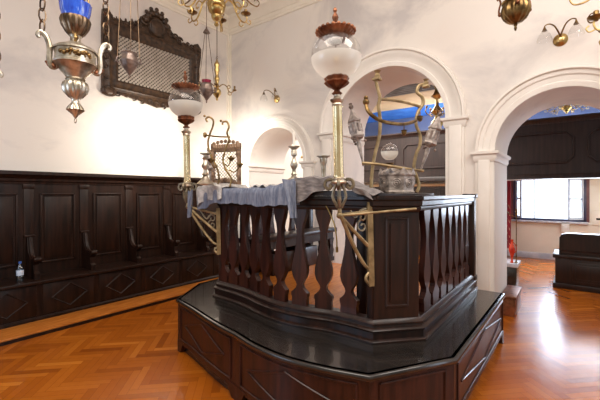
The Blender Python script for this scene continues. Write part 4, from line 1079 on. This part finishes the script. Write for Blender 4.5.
mb = MB(); sweep_rect(mb, [(0.12,WX+.002),(.12,WX+.05),(.25,WX+.06),(.35,WX+.075),(.45,WX+.06),(.6,WX+.055),(.75,WX+.07),(.85,WX+.065),(1,WX+.035),(1,WX+.002)]); obj('moulding', mb, M['carved'], cf)
def leaf_row(mb, pts, size, seedv, x=WX+.03):
    rnd = random.Random(seedv)
    for (y, z, a, s_) in pts:
        L = size*s_
        q = []
        for i in range(7):
            t = i/6; th = a+t*2.6*(1 if rnd.random() > .0 else -1)
            q.append(None)
        # C-scroll leaf
        p0 = Vector((x, y, z)); pp = []
        for i in range(9):
            th = a + i*.62; r = L*(1-i/11)
            pp.append(p0+Vector((.012*math.sin(i*.5), r*math.cos(th), r*math.sin(th))))
        mb.tube(pp, [L*.16,L*.24,L*.30,L*.32,L*.32,L*.30,L*.26,L*.2,L*.14], 7, 2)
        mb.ball(p0+Vector((.012,0,0)), L*.38, (.7,1,1), 8)
mb = MB()
ym = (fy0+fy1)/2
pts = []
# crest : rising silhouette to the peak
for i in range(9):
    t = i/8
    for s_ in (-1, 1):
        y = ym + s_*(.10+ t*.64); z = fz1 + .02 + .17*max(0, (1-t*1.6))**1.2 + .025*math.sin(i*2.3)
        pts.append((y, z, PI*(.5 - .35*s_), .85-.25*t+.15*math.sin(i*1.9)))
leaf_row(mb, pts, .085, 3)
mb.ball((WX+.045, ym, fz1+.12), .15, (.3,1.0,1.0), 16); mb.ring((WX+.06, ym, fz1+.12), .12, .022, 'x', 24, 7)
for i in range(7):
    a = PI*(.05+.9*i/6); c = Vector((WX+.05, ym+.17*math.cos(a), fz1+.17+.17*math.sin(a))); mb.ball(c, .05, (.6,1,1), 8)
    c2 = Vector((WX+.05, ym+.21*math.cos(a), fz1+.17+.235*math.sin(a))); mb.ball(c2, .034, (.6,1,1), 8)
mb.prism([(ym-.74, fz1-.03), (ym+.74, fz1-.03), (ym+.62, fz1+.03), (ym+.36, fz1+.06), (ym+.25, fz1+.20), (ym+.12, fz1+.34), (ym, fz1+.38), (ym-.12, fz1+.34), (ym-.25, fz1+.20), (ym-.36, fz1+.06), (ym-.62, fz1+.03)], WX+.006, WX+.034, Matrix(((0,0,1,0),(1,0,0,0),(0,1,0,0),(0,0,0,1))))
obj('crest', mb, M['carved'], cf, sharp=60)
for s_ in (-1, 1):
    mb = MB(); pts = []
    ye = fy0+.05 if s_ < 0 else fy1-.05
    for i in range(8):
        z = fz0+.05+i*(fz1-fz0-.06)/7; bul = .03*math.sin(i*1.1)
        pts.append((ye+s_*(.0+bul*.6), z, PI*(.5+.5*(s_ < 0))+i*1.1, .6+.2*(i in (0,7,3))))
    mb.prism([(ye-.06, fz0+.02), (ye+.06, fz0+.02), (ye+.075, fz0+.15), (ye+.05, fz0+.4), (ye+.05, fz1-.3), (ye+.08, fz1-.1), (ye+.09, fz1+.05), (ye+.02, fz1+.13), (ye-.05, fz1+.1), (ye-.06, fz1-.1)], WX+.006, WX+.045, Matrix(((0,0,1,0),(1,0,0,0),(0,1,0,0),(0,0,0,1))))
    leaf_row(mb, pts, .08, 5, WX+.05)
    obj('side_carving', mb, M['carved'], cf, sharp=60)
mb = MB(); pts = []
for i in range(13):
    t = i/12*2-1; pts.append((ym+t*.72, fz0+.03-.07*(1-abs(t))**.8-.015*math.sin(i*2.1), -PI*.5+t, .55+.18*(1-abs(t))))
for s_ in (-1, 1): mb.ball((WX+.045, (fy0+.08) if s_ < 0 else (fy1-.08), fz0+.0), .10, (.4,1.15,.75), 12); mb.ring((WX+.07, (fy0+.08) if s_ < 0 else (fy1-.08), fz0+.0), .065, .014, 'x', 16, 6)
mb.prism([(fy0+.1, fz0+.1), (fy0+.15, fz0-.0), (ym-.3, fz0-.03), (ym, fz0-.09), (ym+.3, fz0-.03), (fy1-.15, fz0), (fy1-.1, fz0+.1)], WX+.006, WX+.034, Matrix(((0,0,1,0),(1,0,0,0),(0,1,0,0),(0,0,0,1))))
leaf_row(mb, pts, .07, 9)
obj('lower_carving', mb, M['carved'], cf, sharp=60)
mb = MB(); mb.box(WX+.004, WX+.014, iy0-.02, iy1+.02, iz0-.02, iz1+.02); q = obj('back_panel', mb, M['lattice_dark'], cf)
mb = MB()
def clip_rect(p, q):
    t0, t1 = 0.0, 1.0; dx, dz = q[0]-p[0], q[1]-p[1]
    for pp, qq in ((-dx, p[0]-iy0), (dx, iy1-p[0]), (-dz, p[1]-iz0), (dz, iz1-p[1])):
        if abs(pp) < 1e-9:
            if qq < 0: return None
            continue
        r = qq/pp
        if pp < 0: t0 = max(t0, r)
        else: t1 = min(t1, r)
    return None if t0 >= t1 else ((p[0]+dx*t0, p[1]+dz*t0), (p[0]+dx*t1, p[1]+dz*t1))
sp_ = .056
for s_ in (1, -1):
    for i in range(-60, 61):
        yc = (iy0+iy1)/2+i*sp_; r = clip_rect((yc+s_*1.0, (iz0+iz1)/2+1.0), (yc-s_*1.0, (iz0+iz1)/2-1.0))
        if r:
            x = WX+.032 if s_ > 0 else WX+.024
            d = Vector((0, r[1][0]-r[0][0], r[1][1]-r[0][1])).normalized(); n_ = Vector((0, -d.z, d.y))*(.0118 if s_ > 0 else .0035)
            a = Vector((x, *r[0])); b_ = Vector((x, *r[1])); o1 = Vector((.006,0,0))
            vs = [mb.v(v_) for v_ in (a-n_, b_-n_, b_+n_, a+n_, a-n_+o1, b_-n_+o1, b_+n_+o1, a+n_+o1)]
            for f_ in ((0,1,2,3),(4,5,6,7),(0,1,5,4),(1,2,6,5),(2,3,7,6),(3,0,4,7)): mb.f([vs[j] for j in f_])
obj('lattice', mb, M['lattice'], cf)

# ================================================================== FAR ROOM THINGS
GY = 8.0
ga = thing('gallery_front', 'dark brown panelled gallery front spanning the room behind the arches', 'gallery', (-.8, GY, 1.76))
gz0, gz1 = 1.76, 2.86
mb = MB(); mb.box(-4.95, 3.6, GY, GY+.06, gz0, gz1-.04); obj('board', mb, M['wood_gallery'], ga)
mb = MB(); mb.sweep([(3.6, GY), (-4.95, GY)][::-1], [(-.06,gz1-.10),(.02,gz1-.10),(.03,gz1-.07),(.05,gz1-.05),(.07,gz1-.03),(.07,gz1),(-.06,gz1)]); obj('top_rail', mb, M['wood_gallery'], ga)
mb = MB(); mb.sweep([(-4.95, GY), (3.6, GY)], [(-.06,gz0-.01),(.03,gz0-.01),(.03,gz0+.06),(.015,gz0+.08),(-.02,gz0+.08)]); obj('bottom_rail', mb, M['wood_gallery'], ga)
mb = MB(); mb.box(-4.95, 3.6, GY+.06, FY-.005, gz0+.02, gz0+.08); q = obj('soffit', mb, M['far_white'], ga); q['label'] = 'white underside of the gallery'
for i in range(5):
    a = -4.75+i*1.66; b_ = a+1.45; z0, z1 = gz0+.28, gz1-.28
    mb = MB(); ch = .10
    P8 = [(a+ch,z0),(b_-ch,z0),(b_-ch,z0+.0),(b_,z0+ch),(b_,z1-ch),(b_-ch,z1),(a+ch,z1),(a,z1-ch),(a,z0+ch)]
    mb.tube([Vector((x, GY-.006, z)) for x, z in P8], .022, 6, closed=True)
    obj('panel_frame', mb, M['wood_gallery'], ga)
# cabinets below the gallery behind the central arch
wc = thing('wall_cabinet', 'dark wooden cabinet wall under the gallery behind the central arch', 'cabinet', (-3.0, 8.6, 0))
mb = MB(); mb.box(-4.2, -1.75, 8.45, 8.95, 0, 1.66); obj('carcass', mb, M['wood_gallery'], wc)
for i in range(4):
    a = -4.16+i*.60
    mb = MB(); mb.box(a, a+.56, 8.425, 8.455, .12, 1.56, .008)
    for (z0, z1) in ((.2,.75),(.85,1.48)):
        mb.box(a+.07, a+.49, 8.41, 8.43, z0, z1, .008)
    dd = obj('door', mb, M['wood_gallery'], wc)
    mb = MB(); mb.ball((a+.52, 8.415, .85), .018); obj('knob', mb, M['brass_dark'], dd)
mb = MB(); mb.box(-4.24, -1.71, 8.41, 8.97, 1.64, 1.70, .01); obj('top', mb, M['beam_beige'], wc)

# big dark bench on the right in the far room
rb = thing('pew', 'massive dark wooden pew back standing before the far window', 'bench', (.9, 7.1, 0))
bx0, bx1, by = far_x(555, 6.95), 2.6, 6.95
mb = MB(); mb.box(bx0, bx1, by, by+.55, .03, .50, .012); mb.box(bx0-.03, bx1, by-.03, by+.58, 0, .08, .01); mb.box(bx0-.03, bx1, by-.03, by+.58, .47, .53, .012); obj('base', mb, M['wood'], rb)
mb = MB(); pf = [(bx0+.05,.53),(bx1,.53),(bx1,.86),(bx0+.14,.86),(bx0+.085,.84),(bx0+.055,.79)]
mb.prism(pf, by+.02, by+.12, MX); mb.sweep([(bx0+.05, by+.02), (bx1, by+.02)], [(0,.55),(.02,.55),(.02,.58),(0,.6)]); mb.sweep([(bx0+.14, by+.02), (bx1, by+.02)], [(-.12,.83),(.02,.83),(.02,.865),(-.12,.865)]); obj('back', mb, M['wood'], rb)
mb = MB()
for i in range(3):
    a = bx0+.22+i*.78; mb.box(a, a+.7, by-.012, by+.01, .13, .42, .006); mb.box(a+.04, a+.66, by-.02, by, .17, .38, .006)
obj('front_panel', mb, M['wood'], rb)
# white box on the wall behind it, and a small shelf card at the right
mb = MB(); p = wallY(565, 228, FY-.06); mb.box(p.x-.07, p.x+.08, FY-.10, FY-.005, p.z-.10, p.z+.13, .01); tag(obj('wall_box', mb, M['paper']), 'small white box on the far wall behind the pew', 'box')
pn_ = thing('wall_notice', 'pale framed notice with dark bar on far wall right of window', 'notice', (0,0,0)); p = wallY(598, 218, FY); pn_.location = (p.x, FY, p.z)
mb = MB(); mb.box(p.x-.10, p.x+.20, FY-.025, FY-.003, p.z-.16, p.z+.16, .006); obj('board', mb, M['far_white'], pn_)
mb = MB(); mb.box(p.x-.03, p.x+.2, FY-.034, FY-.02, p.z-.04, p.z-.005); obj('dark_bar', mb, M['wood_top'], pn_)

# red curtain, cabinet, candle stand at the left jamb of the right arch
CYc = 8.55
cu = thing('curtain', 'crimson curtain with gold pattern hanging left of the far window', 'curtain', (0,0,0))
x1c = far_x(511.2, CYc); x0c = x1c-.75
cu.location = ((x0c+x1c)/2, CYc, .35)
def curt(u, v):
    x = x0c+u*(x1c-x0c); return Vector((x, CYc+.035*math.sin(u*30)+.01*math.sin(u*71+v*3), .34+v*1.40))
mb = MB(); mb.grid(curt, 60, 12, .008); cc = obj('cloth', mb, M['curtain'], cu, sharp=70)
mb = MB()
for i in range(6):
    for j in range(4):
        z = .42+i*.15; x = x1c-.02-j*.09
        pp = [Vector((x-.085*t, CYc+.035*math.sin((x-.085*t-x0c)/(x1c-x0c)*30)-.012, z+.14*t+.02*math.sin(t*5))) for t in [k/8 for k in range(9)]]
        mb.tube(pp, .006, 5)
obj('gold_pattern', mb, M['gold_thread'], cc)
CBY = 6.55
xr = far_x(517.6, CBY)
cb = thing('side_cabinet', 'small dark cabinet with marble top beside the arch jamb', 'cabinet', (xr-.25, CBY+.2, 0))
mb = MB(); mb.box(xr-.50, xr-.015, CBY, CBY+.42, .0, .315, .008); mb.box(xr-.46, xr-.06, CBY-.012, CBY+.01, .06, .27, .008); obj('body', mb, M['wood_top'], cb)
mb = MB(); mb.box(xr-.52, xr+.005, CBY-.02, CBY+.44, .315, .375, .01); obj('top', mb, M['marble'], cb)
# brass candle stand
p = at(516.5, 264, 6.1)
cs = thing('candle_stand', 'thin tall brass candle stand on the marble topped cabinet', 'candle stand', (xr-.03, CBY+.12, .375))
mb = MB(); hz = H+(HY-212)*5.75/F-.375
mb.lathe([(0,0),(.03,0),(.028,.012),(.012,.02),(.008,.05),(.012,.1),(.007,.14),(.007,.26),(.013,.28),(.007,.30),(.007,hz-.06),(.02,hz-.04),(.014,hz-.02),(.022,hz),(.010,hz+.02),(.016,hz+.04),(0,hz+.05)], seg=14); obj('stem', mb, M['brass_dark'], cs, local=True)
mb = MB(); mb.tube([(-.12,0,hz-.02),(-.06,0,hz-.06),(0,0,hz-.08)], .006, 6, 4); mb.lathe([(0,-.01),(.018,-.005),(.02,.01),(0,.012)], c=(-.12,0,hz-.01), seg=10); obj('arm', mb, M['brass_dark'], cs, local=True)
va = thing('vase', 'glossy orange red vase on the marble topped cabinet before the curtain', 'vase', (xr-.085, CBY+.07, .375))
mb = MB(); mb.lathe([(0,0),(.022,0),(.026,.01),(.016,.03),(.012,.07),(.024,.12),(.042,.18),(.045,.22),(.034,.27),(.018,.31),(.016,.35),(.026,.37),(.02,.372),(.012,.35),(0,.34)], seg=20); obj('body', mb, M['red_glaze'], va, local=True)
mb = MB(); mb.tube([(.03,0,.16),(.06,0,.2),(.055,0,.27),(.018,0,.33)], .006, 6, 4); obj('handle', mb, M['red_glaze'], va, local=True)
# red brown wooden step by the jamb
mb = MB(); xs_ = far_x(518.5, 5.35); mb.box(-.70, xs_, 4.98, 5.60, 0, .21, .008); mb.box(-.70, xs_+.015, 4.965, 5.60, .21, .245, .006); tag(obj('wooden_step', mb, M['copper']), 'low red brown wooden step in the right arch beside jamb', 'step')

# chandelier in the far room seen through the right arch, hanging lamp seen through the central arch
pH = at(566.5, 106.5, 6.6)
dup(chE, (pH.x, pH.y, pH.z-.02), .0, 'small gilt chandelier seen through the right arch')
bpy.context.view_layer.update()
chH = [o for o in COL.objects if o.get('label') == 'small gilt chandelier seen through the right arch'][0]
chH.scale = (.8,.8,.45)
hl = at(437, 100, 6.3)
t = thing('gilt_hanging_lamp', 'ornate gilt hanging lamp seen through the central arch at right', 'lamp', hl)
mb = MB(); mb.lathe([(0,-.66),(.015,-.65),(.03,-.60),(.02,-.55),(.07,-.48),(.10,-.42),(.09,-.38),(.05,-.34),(.03,-.28),(.06,-.24),(.10,-.20),(.07,-.16),(.03,-.10),(.025,.0),(.06,.04),(.10,.07),(.05,.12),(.03,.2),(.05,.25),(.02,.3),(0,.32)], seg=28, flute=6, amp=.1); obj('body', mb, M['brass'], t, local=True, sharp=55)
for q in range(5):
    a = q*2*PI/5; c_, s_ = math.cos(a), math.sin(a); mb = MB(); mb.tube([(.05*c_,.05*s_,-.22),(.14*c_,.14*s_,-.26),(.20*c_,.20*s_,-.20),(.18*c_,.18*s_,-.14)], .010, 6, 4); mb.ball((.18*c_,.18*s_,-.12), .022, seg=8); obj('arm', mb, M['brass_dark'], t, local=True)
mb = MB(); mb.tube([(0,0,.3),(0,0,CF-hl.z)], .007, 6); obj('rod', mb, M['brass_dark'], t, local=True)

def new_rod(ch, ceil, zs=1.0):
    for c in [x for x in list(COL.objects) if x.parent == ch and x.name.startswith('rod')]: bpy.data.objects.remove(c)
    L = (ceil-ch.location.z)/zs
    mb = MB(); mb.tube([(0,0,.43),(0,0,L)], .008, 8); mb.lathe([(0,L-.06),(.03,L-.05),(.07,L-.01),(.07,L),(0,L)], seg=20); obj('rod', mb, M['brass_dark'], ch, local=True)
new_rod(chH, CF-.03, .45)
new_rod([o for o in COL.objects if str(o.get('label', '')).startswith('brass chandelier whose')][0], CZ)
GR = {'globe_lamp': 'globe lamps on the platform corners', 'torah_finial': 'silver tower finials', 'candlestick': 'silver candlesticks on the desk', 'hanging_lamp': 'large silver hanging lamps',
      'wall_sconce': 'wall sconces', 'chandelier': 'curling arm brass chandeliers', 'scroll_stand': 'scroll stands', 'small_hanging_lamp': 'small hanging oil lamps'}
for o in COL.objects:
    if o.parent is None and o.name.split('.')[0] in GR: o['group'] = GR[o.name.split('.')[0]]

# ================================================================== LIGHT
w = bpy.data.worlds.new('world'); S.world = w; w.use_nodes = True
nt = w.node_tree; bg = nt.nodes['Background']; bg.inputs[1].default_value = 1.0
tc = nt.nodes.new('ShaderNodeTexCoord'); sx = nt.nodes.new('ShaderNodeSeparateXYZ'); nt.links.new(tc.outputs['Generated'], sx.inputs[0])
wr = ramp(nt, [(.0, (.48,.43,.37,1)), (.54, (.42,.38,.33,1)), (.66, (2.8,3.1,3.6,1))]); mrw = nt.nodes.new('ShaderNodeMapRange'); mrw.inputs['From Min'].default_value = -1
nt.links.new(sx.outputs['Y'], mrw.inputs[0]); nt.links.new(mrw.outputs[0], wr.inputs[0]); nt.links.new(wr.outputs[0], bg.inputs[0])
def light(kind, name, loc, energy, color, tgt=None, **kw):
    L = bpy.data.lights.new(name, kind); L.energy = energy; L.color = color
    for k, v in kw.items(): setattr(L, k, v)
    o = bpy.data.objects.new(name, L); COL.objects.link(o); o.location = loc
    if tgt is not None: o.rotation_euler = (Vector(tgt)-Vector(loc)).to_track_quat('-Z', 'Y').to_euler()
    return o
light('SPOT', 'wall_spot', (-4.35, 3.0, 2.35), 105, (1,.90,.76), (-5.26,2.95,2.15), spot_size=math.radians(150), spot_blend=1.0, shadow_soft_size=.15)  # added lamp without a fixture, makes the bright glow on the left wall
light('SPOT', 'corner_spot', (-4.3, 3.75, 2.3), 115, (1,.91,.79), (-4.7,4.68,2.1), spot_size=math.radians(140), spot_blend=1.0, shadow_soft_size=.15)
light('AREA', 'room_warm', (-1.0, .6, 4.6), 170, (1,.90,.79), (-2.2,2.6,0), size=3.0)
light('AREA', 'cool_sheen_fill', (-3.6, -1.2, 1.9), 26, (.55,.72,1), (-1.9,2.2,.8), size=1.3)  # added cool area lamp for bluish sheen on the bimah front; no window here
light('POINT', 'room_fill', (-1.6, 1.2, 3.5), 38, (1,.95,.9), shadow_soft_size=.9)
light('POINT', 'under_gallery', (.3, 8.7, 1.35), 16, (1,.93,.8), shadow_soft_size=.3)  # added fill with no fixture, lifts the far wall below the gallery
light('AREA', 'right_warm', (1.2, 2.4, 4.4), 95, (1,.92,.85), (0,4.0,1.5), size=2.0)
light('POINT', 'far_room_upper', (-2.2, 8.9, 2.5), 75, (1,.96,.9), shadow_soft_size=.3)  # added fill hidden behind the gallery front, brightens the upper far room
light('POINT', 'far_room_upper_right', (.6, 8.9, 2.5), 30, (1,.96,.9), shadow_soft_size=.3)
light('AREA', 'far_room', (-3.0, 7.0, 3.3), 130, (1,.95,.88), (-3.5,6.6,0), size=2.0)
light('AREA', 'far_room_window', (.2, 9.2, 1.6), 110, (.66,.80,1), (.0,5,.2), size=1.4)
S.view_settings.view_transform = 'Standard'; S.view_settings.look = 'None'; S.view_settings.exposure = 0.0
